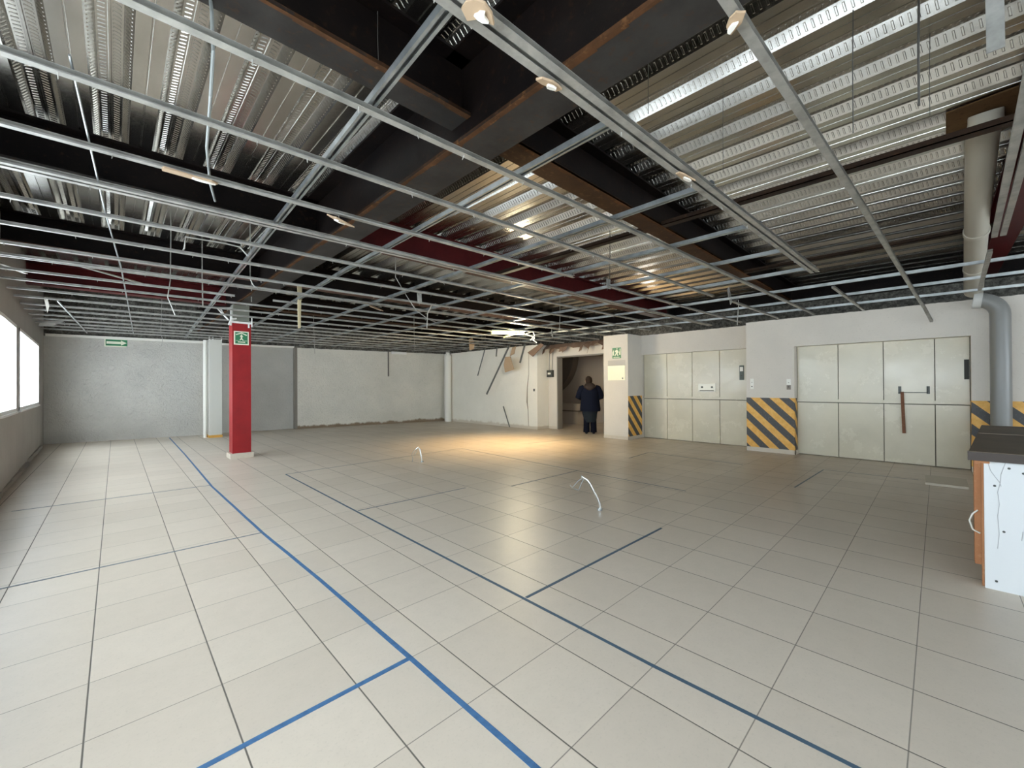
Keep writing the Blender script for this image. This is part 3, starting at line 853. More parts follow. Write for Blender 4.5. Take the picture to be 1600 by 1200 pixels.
def hangch(u0, v0, u1, v1, x, w_, lab, m=m_galvd):
    a, c = px(u0, v0, x), px(u1, v1, x-0.03)
    if v0 < 600: a = a+(a-c).normalized()*max(0, (GZ+0.02-a.z)/max(0.2, (a-c).normalized().z))
    b = MB(); b.prism([(-w_/2, 0), (w_/2, 0), (w_/2, 0.02), (w_/2-.004, 0.02), (w_/2-.004, .004), (-w_/2+.004, .004), (-w_/2+.004, 0.02), (-w_/2, 0.02)], a, c, up=Vector((1, 0, 0)))
    if v0 < 600: tie(b, a)
    tag(b.build('hanging_channel', m), lab, 'dangling channel')
m_grey = mat('dull_grey_steel', (0.16, 0.165, 0.15), 0.5, 0.5)  # even dark grey steel of the dangling channels
hangch(757, 547, 746, 587, 9.45, 0.035, 'thin grey channel dangling at the window-side half of the white lining', m_grey)
hangch(790, 552, 760, 616, 9.40, 0.06, 'long grey channel dangling diagonally across the white lining', m_grey)
hangch(819, 541, 812, 567, 9.40, 0.06, 'short thick grey channel dangling right above the long one', m_grey)
hangch(776, 546, 775, 557, 9.5, 0.04, 'very short channel stub at the top of the white lining', m_grey)
hangch(786, 635, 796, 667.5, 9.60, 0.03, 'thin grey stick leaning low against the white lining', m_grey)
# vertical crack / conduit on lining
b = MB(); b.tube([px(826, 552, 9.675), px(826, 585, 9.675), px(824, 605, 9.675), px(823.5, 628, 9.675), px(825, 640, 9.675), px(826, 671, 9.675)], [0.006, .008, .012, .018, .01, .006], 6)
tag(b.build('torn_wall_seam', mat('brown_crack', (0.16, 0.12, 0.08), 0.9)), 'wavy dark torn seam running down the white lining near the doorway', 'wall seam')
b = MB(); p_ = px(834.5, 609.5, 9.675); b.box((9.668, p_.y-0.03, p_.z-0.04), (9.68, p_.y+0.03, p_.z+0.04))
tag(b.build('wall_socket', m_dk), 'small dark socket on the narrow white wall strip left of the doorway', 'socket')

# ================================================================== WORK LAMP (hanging fixture)
lp = Vector((6.78, 7.16, 2.66))
r = thing('hanging_lamp', tuple(lp), 'glowing yellow fluorescent fixture hanging loose from the grid near the doorway', 'lamp')
b = MB()
ax = Vector((0.80, -0.55, 0.0)).normalized(); sd = Vector((0.55, 0.80, 0.0)).normalized(); upv = Vector((0, 0, 1))
b.obox(lp+Vector((0, 0, 0.045)), ax*0.40, sd*0.16, upv*0.012); part(b, 'reflector', mat('enamel_reflector', (0.8, 0.8, 0.6), 0.4), r)
m_tube = mat('lit_fluorescent_tube', (1, 1, 0.7), 0.5, emit=(1.0, 1.0, 0.30), es=3.0)
for s_ in (-0.1, 0.0, 0.1):
    b = MB(); b.tube([lp-ax*0.38+sd*s_, lp+ax*(0.30+s_)+sd*s_], 0.016, 10); part(b, 'tube', m_tube, r, True)
b = MB(); b.tube([lp+ax*0.4, lp+ax*0.55+Vector((0.16, .0, -.08)), lp+ax*0.5+Vector((0.2, .02, -.14)), lp+ax*.52+Vector((.28, 0, -.2))], 0.012, 8)
b.tube([lp+ax*0.45, lp+ax*0.62+Vector((0, 0, .05)), lp+ax*0.66+Vector((0, 0, -.05)), lp+ax*.56+Vector((0, 0, -.16))], 0.010, 8)
part(b, 'cord', m_call, r, True)
b = MB(); a_, c_ = pz(787, 527, 2.6), pz(812, 519, 2.66); b.tube([a_, c_], 0.022, 10)
tag(b.build('loose_tube', mat('dull_white_tube', (0.8, 0.8, 0.6), 0.4)), 'pale loose fluorescent tube dangling under the glowing fixture', 'tube')
l = bpy.data.lights.new('lamp_glow', 'SPOT'); l.energy = 330; l.color = (1.0, 0.66, 0.30); l.spot_size = math.radians(105); l.spot_blend = 0.9; l.shadow_soft_size = 0.18
o = bpy.data.objects.new('lamp_glow', l); COL.objects.link(o); o.location = (6.95, 7.2, 2.58)
o.rotation_euler = Vector((-0.12, 0.02, -1)).to_track_quat('-Z', 'Y').to_euler()
l = bpy.data.lights.new('lamp_spill', 'POINT'); l.energy = 110; l.color = (1.0, 0.86, 0.58); l.shadow_soft_size = 0.25
o = bpy.data.objects.new('lamp_spill', l); COL.objects.link(o); o.location = (7.05, 7.05, 2.55)

# ================================================================== RED COLUMN
m_red = mat('red_column_paint', (0.30, 0.012, 0.014), 0.5, 0, 0.25)
n = N(m_red); n.col(n.mix(n.mr(n.noise(4, 4), 0.3, 0.7), (0.30, 0.011, 0.013), (0.23, 0.009, 0.011)))
r = thing('red_column', (1.80, 9.72, 0), 'square red steel column on a cream tiled foot', 'column', kind='thing')
b = MB(); b.box((1.64, 9.56, 0.10), (1.955, 9.88, 2.66)); part(b, 'shaft', m_red, r)
b = MB(); b.box((1.60, 9.52, 0), (1.99, 9.92, 0.10)); part(b, 'foot', m_base, r)
b = MB(); b.box((1.66, 9.60, 2.66), (1.935, 9.86, 3.03)); part(b, 'neck', mat('dusty_green_grey_steel', (0.24, 0.25, 0.21), 0.7), r)
b = MB()
b.box((1.62, 9.54, 2.655), (1.97, 9.56, 2.69)); b.box((1.60, 9.53, 2.60), (1.625, 9.55, 2.78)); b.box((1.90, 9.53, 2.58), (1.925, 9.55, 2.68)); b.box((1.955, 9.53, 2.60), (1.975, 9.55, 2.80))
b.tube([(1.57, 9.5, 2.60), (1.61, 9.5, 2.72), (1.70, 9.5, 2.74)], 0.014, 6)
part(b, 'torn_rim', m_white, r)
b = MB()
A_ = py(357, 500, 9.5); B_ = py(339, 481, 9.5); C_ = py(361, 481, 9.5); D_ = py(361, 500, 9.5)
for p, q in ((A_, B_), (B_, C_), (C_, D_), (py(350, 492, 9.5), py(344, 481, 9.5))): b.tube([p, q], 0.014, 6)
part(b, 'bracket', m_white, r)
# signs
m_green = mat('sign_green', (0.01, 0.16, 0.06), 0.45)
m_cream = mat('sign_cream', (0.72, 0.74, 0.58), 0.5)
def marks(root, x0, z0, w_, h, shapes, plane, d):
    for nm, polys in shapes:
        b = MB()
        for pl in polys:
            if plane == 'y': pts = [Vector((x0+p*w_, d, z0+q*h)) for p, q in pl]; b.plate(pts, (0, -1, 0), 0.002)
            else: pts = [Vector((d, x0-p*w_, z0+q*h)) for p, q in pl]; b.plate(pts, (-1, 0, 0), 0.002)
        part(b, nm, m_cream, root)
r = thing('evacuation_sign', (1.785, 9.555, 2.28), 'green and cream evacuation sign with roof and person on the red column', 'sign')
b = MB(); b.box((1.665, 9.548, 2.235), (1.915, 9.56, 2.50)); part(b, 'board', m_cream, r)
b = MB(); b.box((1.685, 9.545, 2.255), (1.895, 9.549, 2.48)); part(b, 'field', m_green, r)
marks(r, 1.685, 2.255, 0.21, 0.225, [
 ('roof', [[(0.04, .82), (.5, .98), (.96, .80), (.90, .72), (.5, .90), (.08, .74)]]),
 ('pictogram', [[(.5, .84), (.64, .62), (.56, .62), (.56, .45), (.68, .30), (.60, .28), (.5, .40), (.40, .28), (.33, .30), (.44, .45), (.44, .62), (.36, .62)]]),
 ('lettering', [[(.22+i*.1, .10), (.29+i*.1, .10), (.29+i*.1, .20), (.22+i*.1, .20)] for i in range(6)]+[[(.04, .255), (.3, .255), (.3, .275), (.04, .275)], [(.7, .255), (.96, .255), (.96, .275), (.7, .275)]])], 'y', 9.545)
def backy(x): return 15.48+(x+1.35)*(15.05-15.48)/3.3
r = thing('arrow_sign', (0.02, 15.25, 2.5), 'green sign with a pale arrow pointing right on the grey back wall', 'sign')
y_ = backy(0.02)-0.025
b = MB(); b.box((-0.215, y_, 2.50), (0.255, y_+0.012, 2.715)); part(b, 'board', m_cream, r)
b = MB(); b.box((-0.19, y_-0.003, 2.525), (0.23, y_, 2.69)); part(b, 'field', m_green, r)
marks(r, -0.19, 2.525, 0.42, 0.165, [('arrow', [[(.04, .30), (.70, .30), (.70, .10), (.97, .5), (.70, .90), (.70, .70), (.04, .70)]])], 'y', y_-0.003)
r = thing('escape_sign', (9.40, 5.80, 2.15), 'small green running-person escape sign on the white pier beside the doorway', 'sign')
a_ = px(957, 544, 9.4); c_ = px(970.5, 559.5, 9.4)
b = MB(); b.box((9.392, c_.y-.005, c_.z-.005), (9.40, a_.y+.005, a_.z+.005)); part(b, 'board', m_cream, r)
b = MB(); b.box((9.389, c_.y, c_.z), (9.392, a_.y, a_.z)); part(b, 'field', m_green, r)
w_ = a_.y-c_.y; h_ = a_.z-c_.z
marks(r, a_.y, c_.z, w_, h_, [
 ('pictogram', [[(.50, .95), (.60, .95), (.60, .82), (.50, .82)], [(.42, .80), (.66, .76), (.74, .56), (.62, .48), (.72, .22), (.62, .20), (.50, .42), (.34, .20), (.26, .26), (.44, .54), (.30, .64)],
                [(.04, .28), (.20, .28), (.20, .85), (.04, .60)], [(.80, .30), (.95, .30), (.95, .9), (.86, .9), (.86, .62), (.80, .62)]]),
 ('lettering', [[(.15+i*.12, .05), (.23+i*.12, .05), (.23+i*.12, .13), (.15+i*.12, .13)] for i in range(6)])], 'x', 9.389)
# pale board on the pier
a_ = px(950, 572, 9.4); c_ = px(977, 594, 9.4)
r = thing('notice_board', (9.40, (a_.y+c_.y)/2, c_.z), 'blank pale yellow board on the white pier under the escape sign', 'notice board')
b = MB(); b.box((9.388, c_.y, c_.z), (9.40, a_.y, a_.z)); part(b, 'board', mat('pale_yellow_board', (0.88, 0.84, 0.60), 0.3), r)
b = MB(); b.box((9.398, c_.y, a_.z), (9.40, a_.y, a_.z+0.14)); part(b, 'glue_patch', mat('grey_glue_mark', (0.50, 0.47, 0.42), 0.8), r)
b = MB(); b.tube([(9.388, c_.y+.07, c_.z+.05), (9.384, c_.y+.07, c_.z+.05)], .018, 8); part(b, 'screw_mark', m_dk, r)
# switch box
r = thing('switch_box', (10.22, 8.74, 1.66), 'black switch box with two conduits on the wall left of the doorway', 'switch box')
b = MB(); b.box((10.14, 8.63, 1.68), (10.22, 8.87, 1.90)); part(b, 'box', m_dk, r)
b = MB(); b.box((10.132, 8.70, 1.76), (10.14, 8.82, 1.82)); part(b, 'label_plate', m_call, r)
for s_, q in ((8.68, 8.665), (8.80, 8.80)):
    b = MB(); b.tube([(10.19, s_, 1.90), (10.19, q, 2.2), (10.19, q-.01, 2.68)], 0.014, 8); part(b, 'conduit', mat('grey_conduit', (.35, .34, .31), .5), r, True)
# doorway jamb
b = MB(); b.box((10.21, 8.46, 0), (10.44, 8.502, 2.33)); b.box((10.21, 6.718, 0), (10.44, 6.76, 2.33)); b.box((10.21, 6.718, 2.29), (10.44, 8.502, 2.332))
struct(b, 'trim_2', mat('grey_brown_jamb', (0.22, 0.20, 0.17), 0.6))

# ================================================================== back wall items
r = thing('boxed_column', (2.0, 14.2, 0), 'narrow white boxed column with yellow foot in front of the grey back wall', 'column', kind='thing')
b = MB(); b.box((1.87, 14.02, 0.07), (2.16, 14.4, 2.74)); part(b, 'shaft', mat('off_white_column_paint', (0.56, 0.56, 0.51), 0.6), r)
b = MB(); b.box((1.86, 14.0, 0), (2.17, 14.42, 0.07)); part(b, 'foot', mat('yellow_foot_paint', (0.62, 0.33, 0.06), 0.6), r)
b = MB()
for xx in (1.87, 1.95, 2.15): b.box((xx-.012, 14.0, 2.72), (xx+.012, 14.03, 2.80))
part(b, 'torn_rim', m_white, r)
b = MB(); b.tube([(1.80, 14.22, 0.0), (1.80, 14.22, 2.72)], 0.045, 14)
tag(b.build('wall_pipe', m_ledge, None, True), 'thin white pipe standing beside the white boxed column', 'pipe')
b = MB(); b.tube([(9.53, 13.55, 0.0), (9.53, 13.55, 2.62)], 0.14, 20)
b.tube([(9.53, 13.55, 2.62), (9.53, 13.55, 2.85)], 0.08, 14)
tag(b.build('corner_pipe', m_ledge, None, True), 'white vertical pipe in the corner between back wall and white lining', 'pipe')
def by2(x): return 14.88+(x-4.31)*(13.93-14.88)/5.49
b = MB(); q = py(595, 548, 14.3); x_ = 7.38
b.box((x_-.02, by2(x_)-.03, 1.78), (x_+.02, by2(x_)+.02, 2.72))
tag(b.build('wall_raceway', mat('grey_raceway', (.16, .15, .13), .6)), 'dark thin raceway down the upper half of the pale back wall', 'raceway')
b = MB(); b.box((4.29, 14.86, 0), (4.37, 15.05, 2.72))
tag(b.build('wall_edge_strip', mat('weathered_edge', (.22, .2, .17), .8)), 'weathered vertical edge strip where the grey and pale back walls meet', 'edge strip')
b = MB(); a_ = py(613, 550, 14.2); c_ = py(636, 554, 14.2); b.box((a_.x, by2(a_.x)-.05, c_.z), (c_.x, by2(c_.x)+.0, a_.z+.02))
tag(b.build('light_batten', m_white), 'short white strip high on the pale back wall', 'batten')

# ================================================================== floor items
m_steel = mat('bright_conduit_steel', (0.75, 0.76, 0.74), 0.25, 0.9)
def stub(label, base, pts, wires, cap):
    r = thing('conduit_stub', base, label, 'conduit stub', 'steel conduits rising from the floor')
    b = MB(); b.tube([Vector(base)+Vector(p) for p in pts], 0.0135, 12); part(b, 'pipe', m_steel, r, True)
    b = MB(); b.tube([Vector(base)+Vector((0, 0, 0)), Vector(base)+Vector((0, 0, 0.02))], 0.028, 12); part(b, 'floor_collar', m_galvd, r, True)
    for w_ in wires:
        b = MB(); b.tube([Vector(base)+Vector(p) for p in w_], 0.004, 6); part(b, 'cable', mat('grey_blue_cable', (0.30, 0.34, 0.36), 0.5), r, True)
def off(u, v, c, base):  # point seen at u,v on the vertical plane through base, facing the camera
    d = ray(u, v); fb = (Vector(base)-Vector((0, 0, CAMH))).dot(F)
    return Vector((0, 0, CAMH))+d*fb-Vector(base)
B1 = (3.89, 2.63, 0)
stub('bent steel conduit rising from the tiles nearer the camera, with loose wires', B1,
     [(0, 0, 0), off(938, 790, 0, B1), off(934, 779, 0, B1), off(921, 755, 0, B1), off(917, 750, 0, B1), off(909, 745, 0, B1)],
     [[off(912, 747, 0, B1), off(905, 750, 0, B1), off(900, 755, 0, B1), off(894, 762, 0, B1), off(891, 758, 0, B1)],
      [off(912, 748, 0, B1), off(908, 756, 0, B1), off(904, 766, 0, B1), off(896, 763, 0, B1)], [off(911, 746, 0, B1), off(908, 743, 0, B1)]], 0)
B2 = (4.06, 6.6, 0)
stub('hooped steel conduit rising from the tiles farther away, bent over like a hook', B2,
     [(0, 0, 0), off(658, 712, 0, B2), off(656, 702, 0, B2), off(653.5, 699, 0, B2), off(650, 702, 0, B2)],
     [[off(652, 700, 0, B2), off(647, 704, 0, B2), off(643, 711, 0, B2), off(645, 716, 0, B2), off(644, 722, 0, B2)],
      [off(652, 700, 0, B2), off(650, 707, 0, B2), off(646, 712, 0, B2)]], 0)

m_blue = mat('blue_masking_tape', (0.075, 0.20, 0.42), 0.6)
n = N(m_blue); n.col(n.mix(n.mr(n.noise(25, 4), .4, .7), (0.06, 0.165, 0.33), (0.04, 0.11, 0.23)))
m_blue2 = mat('dull_blue_grey_tape', (0.06, 0.105, 0.15), 0.6)
m_old = mat('faded_blue_grey_tape', (0.16, 0.19, 0.21), 0.75)
def tape(label, pts, w_=0.025, m=m_blue, cat='floor tape', z=0.0015):
    b = MB(); pts = [Vector((*p, 0)) for p in pts]
    # subdivide for a slightly hand-laid edge
    q = []
    for i in range(len(pts)-1):
        k = max(1, int((pts[i+1]-pts[i]).length/0.3))
        q += [pts[i].lerp(pts[i+1], j/k) for j in range(k)]
    q.append(pts[-1])
    L_, R_ = [], []
    for i, p in enumerate(q):
        d = (q[min(i+1, len(q)-1)]-q[max(i-1, 0)]).normalized(); s_ = Vector((d.y, -d.x, 0))
        ww = w_/2*(1+0.08*noise.noise(p*5)); j = s_*0.002*noise.noise(p*3)
        L_.append(p-s_*ww+j); R_.append(p+s_*ww+j)
    v = []
    for a, c in zip(L_, R_): v += [(a.x, a.y, 0.0003), (c.x, c.y, 0.0003), (c.x, c.y, z), (a.x, a.y, z)]
    f = []
    for i in range(len(q)-1):
        o = 4*i
        f += [(o+3, o+2, o+6, o+7), (o, o+3, o+7, o+4), (o+2, o+1, o+5, o+6), (o+1, o, o+4, o+5)]
    f += [(0, 1, 2, 3), (len(v)-1, len(v)-2, len(v)-3, len(v)-4)]
    b.poly(v, f)
    return tag(b.build('floor_tape', m), label, cat)
tape('long blue tape line on the window side running up to the back wall', [(1.105, 0.6), (1.085, 1.9), (1.06, 3.11), (1.01, 4.5), (0.975, 7.1), (1.04, 10.9), (1.08, 14.9)], 0.026)
tape('long dull blue tape line nearer the freight doors, ending in a faded corner', [(1.94, -0.3), (1.915, 1.0), (1.925, 3.3), (1.955, 7.24)], 0.022, m_blue2, z=0.0014)
tape('short blue cross tape at the bottom edge joining the long window side line', [(-0.5, 1.865), (0.4, 1.88), (1.08, 1.885)], 0.026, z=0.0022)
tape('blue grey cross tape starting at the second long line, closest cross line beyond it', [(1.94, 1.885), (3.82, 1.875)], 0.022, m_blue2, z=0.0022)
tape('faded dark cross tape halfway between the long blue lines and the nearer conduit', [(1.96, 4.53), (3.45, 4.50)], 0.02, m_old)
tape('faded dark tape line behind the nearer conduit stub', [(3.95, 4.12), (5.43, 4.10)], 0.02, m_old)
tape('faded tape line from the corner of the second blue line past the farther conduit', [(1.955, 7.24), (4.26, 7.36), (5.55, 7.42)], 0.016, m_old, z=0.0018)
tape('faded tape line in front of the lamp pool towards the freight doors', [(5.57, 7.42), (5.43, 4.08), (5.38, 2.30)], 0.018, m_old, z=0.0022)
tape('faded blue grey cross tape between the window wall and the long blue line, nearer one', [(-0.75, 4.53), (1.01, 4.50)], 0.018, m_old, z=0.0022)
tape('faded blue grey cross tape between the window wall and the long blue line, farther one', [(-0.85, 7.30), (0.98, 7.20)], 0.018, m_old, z=0.0022)
tape('faded tape bracket on the floor in front of the first freight door', [(7.05, 4.10), (7.94, 4.17), (7.86, 2.37)], 0.022, m_old)
tape('faded tape corner on the floor in front of the second freight door', [(6.6, 1.35), (8.3, 1.3), (8.35, 0.2)], 0.02, m_old)
tape('faded tape line crossing under the lamp pool towards the doorway', [(7.2, 6.9), (9.1, 6.5)], 0.02, m_old)
b = MB()
p0 = pz(1445, 745, 0); p1 = pz(1510, 752, 0); p2 = pz(1514, 765, 0); p3 = pz(1446, 757, 0)
b.plate([p0, p1, p2, p3], (0, 0, 1), 0.03)
tag(b.build('floor_patch_board', mat('pale_patch', (0.50, 0.45, 0.36), 0.6)), 'pale flat strip lying on the tiles in front of the second freight door', 'board')

# ================================================================== grey pipe with elbow and sloping pipe
m_pipe = mat('grey_pvc_pipe', (0.20, 0.20, 0.19), 0.32, 0, 0.4)
r = thing('drain_pipe', (9.40, -0.655, 0), 'thick grey drain pipe with elbow in front of the striped wall', 'pipe')
C_ = Vector((9.47, -0.655, 0))
b = MB()
pts = [C_+Vector((0, 0, z)) for z in (0, 1.0, 2.2, 2.42)]
for i in range(1, 9):
    t_ = i/8*math.radians(80); pts.append(C_+Vector((0, 0.24*(1-math.cos(t_)), 2.42+0.24*math.sin(t_))))
b.tube(pts, 0.108, 24, cap=False); part(b, 'pipe', m_pipe, r, True)
b = MB(); e = pts[-1]; b.tube([e+Vector((0, -0.02, -.004)), e+Vector((0, 0.07, .008))], 0.122, 24); part(b, 'socket', mat('pale_grey_socket', (.5, .5, .47), .5), r, True)
r2_ = thing('sloping_pipe', (9.2, -0.42, 2.75), 'thick cream pipe sloping up under the deck from the grey pipe elbow', 'pipe')
def atdepth(u, v, d_): q = ray(u, v); return Vector((0, 0, CAMH))+q*d_
a0 = atdepth(1521, 455, 6.35); a1 = atdepth(1527, 330, 4.75); a2 = atdepth(1535, 215, 3.62); a3 = atdepth(1540, 188, 3.50)
b = MB(); b.tube([a0, a1, a2, a3, Vector((a3.x-0.02, a3.y, 3.69))], 0.105, 22)
part(b, 'pipe', mat('cream_pvc_pipe', (0.42, 0.39, 0.32), 0.5), r2_, True)
for t_ in (0.35, 0.8):
    q = a0.lerp(a1, t_); dd = (a1-a0).normalized()
    b = MB(); b.tube([q-dd*.035, q+dd*.035], 0.116, 22); part(b, 'coupling', mat('cream_coupling', (0.46, 0.43, 0.36), 0.5), r2_, True)
b = MB(); b.plate([pz(1478, 178, 3.68), pz(1592, 135, 3.68), pz(1592, 190, 3.68), pz(1545, 216, 3.68), pz(1478, 222, 3.68)], (0, 0, 1), 0.012)
tag(b.build('plywood_patch', steel_mat('stained_plywood', (0.13, 0.075, 0.035), (0.10, 0.055, 0.025), (0.06, .03, .015), .05, .8)), 'rust brown plywood patch on the deck where the sloping pipe goes up', 'board')

# ================================================================== leaning stick on door 2
b = MB(); a_ = px(1409.5, 612, 9.845); c_ = px(1412.5, 677, 9.845)
b.prism([(-0.022, 0), (0.022, 0), (0.022, 0.018), (-0.022, 0.018)], a_, c_, up=Vector((1, 0, 0)))
tag(b.build('wooden_bar', steel_mat('reddish_wood', (0.20, 0.095, 0.055), (0.15, .07, .04), (.24, .14, .09), .05, .7)), 'reddish brown wooden bar hanging from the handle of the second freight door', 'wooden bar')

# ================================================================== counter
m_pb = mat('white_plasterboard', (0.62, 0.64, 0.645), 0.8, 0, 0.1)
m_top = steel_mat('dark_brown_laminate', (0.13, 0.10, 0.07), (0.10, 0.078, 0.055), (0.15, 0.12, 0.085), 0.0, 0.5)
m_wood = steel_mat('raw_pine', (0.50, 0.24, 0.12), (0.42, 0.19, 0.09), (0.58, 0.33, 0.18), 0.05, 0.6)
r = thing('counter', (5.3, -0.8, 0), 'half dismantled counter with dark brown top and cracked white plasterboard end', 'counter')
b = MB(); b.box((4.26, -1.55, 0.0), (4.285, -0.215, 0.868)); part(b, 'end_panel', m_pb, r)
b = MB()
b.plate([(4.20, -1.6, 0.885), (6.9, -1.6, 0.885), (6.9, -0.335, 0.885), (4.20, -0.145, 0.885)], (0, 0, 1), 0.045)
part(b, 'worktop', m_top, r)
b = MB(); b.box((4.195, -1.6, 0.868), (4.25, -0.14, 0.925)); b.plate([(4.25, -1.6, 0.868), (6.88, -1.6, 0.868), (6.88, -0.345, 0.868), (4.25, -0.155, 0.868)], (0, 0, 1), 0.017); part(b, 'worktop_edge', mat('black_brown_edge', (0.03, 0.018, 0.012), 0.35), r)
b = MB(); b.box((5.75, -1.6, 0.9302), (5.765, -0.26, 0.9315)); part(b, 'worktop_joint', mat('pale_joint', (.4, .33, .24), .5), r)
b = MB(); b.box((4.29, -0.27, 0.0), (4.335, -0.205, 0.868)); part(b, 'stud', m_wood, r)
b = MB(); b.box((4.37, -0.215, 0.12), (4.47, -0.175, 0.868)); part(b, 'stud', m_wood, r)
b = MB(); b.plate([(4.335, -1.5, 0.0), (6.8, -1.5, 0.0), (6.8, -0.38, 0.0), (4.335, -0.245, 0.0)], (0, 0, 1), 0.868); part(b, 'carcass', mat('raw_brown_board', (0.22, 0.14, 0.08), 0.8), r)
b = MB(); b.box((4.24, -0.24, 0.848), (4.49, -0.17, 0.868)); part(b, 'top_rail', m_wood, r)
b = MB()
for y_, z_ in ((-0.262, 0.70), (-0.30, 0.40), (-0.265, 0.06), (-0.325, 0.825), (-0.385, 0.80), (-0.62, .82), (-.65, .42)):
    b.tube([(4.262, y_, z_), (4.2575, y_, z_)], 0.0075, 8)
part(b, 'screw_hole', m_dk, r)
b = MB()
def crack(l): b.tube([(4.2592, y_, z_) for y_, z_ in l], 0.0018, 5)
crack([(-0.232, .86), (-0.245, .80), (-0.265, .76), (-.285, .725), (-.29, .70)])
crack([(-0.31, .86), (-0.30, .82), (-.29, .78), (-.288, .73)])
crack([(-0.288, .73), (-0.275, .66), (-.282, .58), (-.274, .5), (-.28, .38), (-.272, .28)])
crack([(-.38, .42), (-.375, .36)])
part(b, 'crack', mat('grey_crack', (0.38, 0.39, 0.40), 0.9), r)
b = MB(); b.tube([(4.36, -0.19, 0.50), (4.36, -0.165, 0.47), (4.36, -0.15, 0.42), (4.36, -0.165, 0.36), (4.36, -0.20, 0.34)], 0.005, 8); part(b, 'cable_loop', m_call, r, True)
b = MB(); b.box((4.255, -0.40, .40), (4.26, -0.385, .435)); part(b, 'socket_hole', m_dk, r)

# ================================================================== PERSON (seen from behind, in the doorway)
pc = Vector((9.86, 6.98, 0)); fd = Vector((9.80, 7.06, 0)).normalized(); rt = Vector((fd.y, -fd.x, 0))
m_navy = mat('dark_navy_coat', (0.008, 0.010, 0.020), 0.95, 0, 0.05); m_trou = mat('near_black_trousers', (0.006, 0.007, 0.014), 0.95, 0, 0.08)
m_skin = mat('skin', (0.42, 0.25, 0.17), 0.6); m_hair = mat('dark_brown_hair', (0.03, 0.020, 0.015), 0.9, 0, 0.1); m_hood = mat('brown_grey_fur_hood', (0.045, 0.034, 0.03), 0.95, 0, 0.1)
m_shoe = mat('black_shoe', (0.008, 0.008, 0.008), 0.5)
def L3(s_, f, z): return rt*s_+fd*f+Vector((0, 0, z))
pr_ = thing('person', tuple(pc), 'person seen from behind in a dark navy coat with brown hood, in the doorway', 'person')
def skinned(name, joints, edges, rads, m, root, lvl=2, rootidx=0):
    me = bpy.data.meshes.new(name); me.from_pydata([tuple(j) for j in joints], edges, []); me.materials.append(m)
    o = bpy.data.objects.new(name, me); COL.objects.link(o); o.parent = root
    sk = o.modifiers.new('skin', 'SKIN'); sk.use_smooth_shade = True
    for i, r_ in enumerate(rads):
        rr = r_ if isinstance(r_, tuple) else (r_, r_)
        me.skin_vertices[0].data[i].radius = rr
    me.skin_vertices[0].data[rootidx].use_root = True
    sb = o.modifiers.new('sub', 'SUBSURF'); sb.levels = lvl; sb.render_levels = lvl
    return o
J = []; Ed = []; Rd = []
def add(p, r_, par=None):
    J.append(p); Rd.append(r_)
    if par is not None: Ed.append((par, len(J)-1))
    return len(J)-1
hip = add(L3(0, 0, 0.86), 0.15)
wst = add(L3(0, -0.01, 1.02), 0.15, hip); chs = add(L3(0, 0.0, 1.22), 0.16, wst); nk = add(L3(-0.01, 0.06, 1.40), 0.065, chs)
hd0 = add(L3(-0.02, 0.09, 1.47), 0.075, nk); hd1 = add(L3(-0.03, 0.11, 1.56), 0.085, hd0); hd2 = add(L3(-0.03, 0.11, 1.615), 0.055, hd1)
nose = add(L3(-0.035, 0.205, 1.525), 0.012, hd1)
for s_ in (-1, 1):
    sh = add(L3(0.19*s_, 0.01, 1.325), 0.065, chs); el = add(L3(0.29*s_, 0.03, 1.06), 0.048, sh); wr = add(L3(0.17*s_, 0.24, 1.08), 0.032, el)
    pm = add(L3(0.13*s_, 0.31, 1.10), 0.030, wr)
    kn = add(L3(0.105*s_, 0.0, 0.47), 0.065, hip) if False else None
    th = add(L3(0.10*s_, 0, 0.78), 0.10, hip); kn = add(L3(0.105*s_, 0.015, 0.46), 0.065, th); an = add(L3(0.11*s_, -0.02, 0.10), 0.042, kn)
    hl = add(L3(0.11*s_, -0.03, 0.045), 0.038, an); to = add(L3(0.125*s_, 0.14, 0.04), 0.032, hl)
    for k in range(4):   # fingers
        f0 = add(L3((0.125-0.016*k)*s_, 0.345, 1.125-0.012*k), 0.009, pm); f1 = add(L3((0.115-0.014*k)*s_, 0.385-0.004*k, 1.112-0.014*k), 0.008, f0)
        add(L3((0.10-0.014*k)*s_, 0.392-0.006*k, 1.085-0.014*k), 0.007, f1)
    t0 = add(L3(0.10*s_, 0.30, 1.13), 0.010, pm); add(L3(0.08*s_, 0.335, 1.14), 0.008, t0)
skinned('body', J, Ed, Rd, m_skin, pr_, 1)
def loft(rings, m, name, root, seg=20, cap=True):
    """rings: (s, f, z, rs, rf)"""
    b = MB(); v = []
    for (s0, f0, z0, rs, rf) in rings:
        for j in range(seg):
            a = 2*PI*j/seg
            w_ = 1+0.035*math.sin(5*a+z0*9)
            v.append(pc+L3(s0+math.cos(a)*rs*w_, f0+math.sin(a)*rf*w_, z0))
    f = []
    for i in range(len(rings)-1):
        for j in range(seg): f.append((i*seg+j, i*seg+(j+1) % seg, (i+1)*seg+(j+1) % seg, (i+1)*seg+j))
    if cap: f += [tuple(range(seg)), tuple(range((len(rings)-1)*seg, len(rings)*seg))]
    b.poly(v, f)
    o = part(b, name, m, root, True)
    return o
coat = loft([(0.01, 0, 0.66, 0.285, 0.20), (0.01, 0, 0.72, 0.29, 0.20), (0, 0, 0.95, 0.265, 0.195), (0, 0.0, 1.08, 0.255, 0.19), (0, 0, 1.2, 0.262, 0.185), (0, 0.0, 1.30, 0.245, 0.165), (-0.005, 0.02, 1.37, 0.175, 0.14), (-0.01, 0.04, 1.43, 0.10, 0.095)], m_navy, 'coat', pr_)
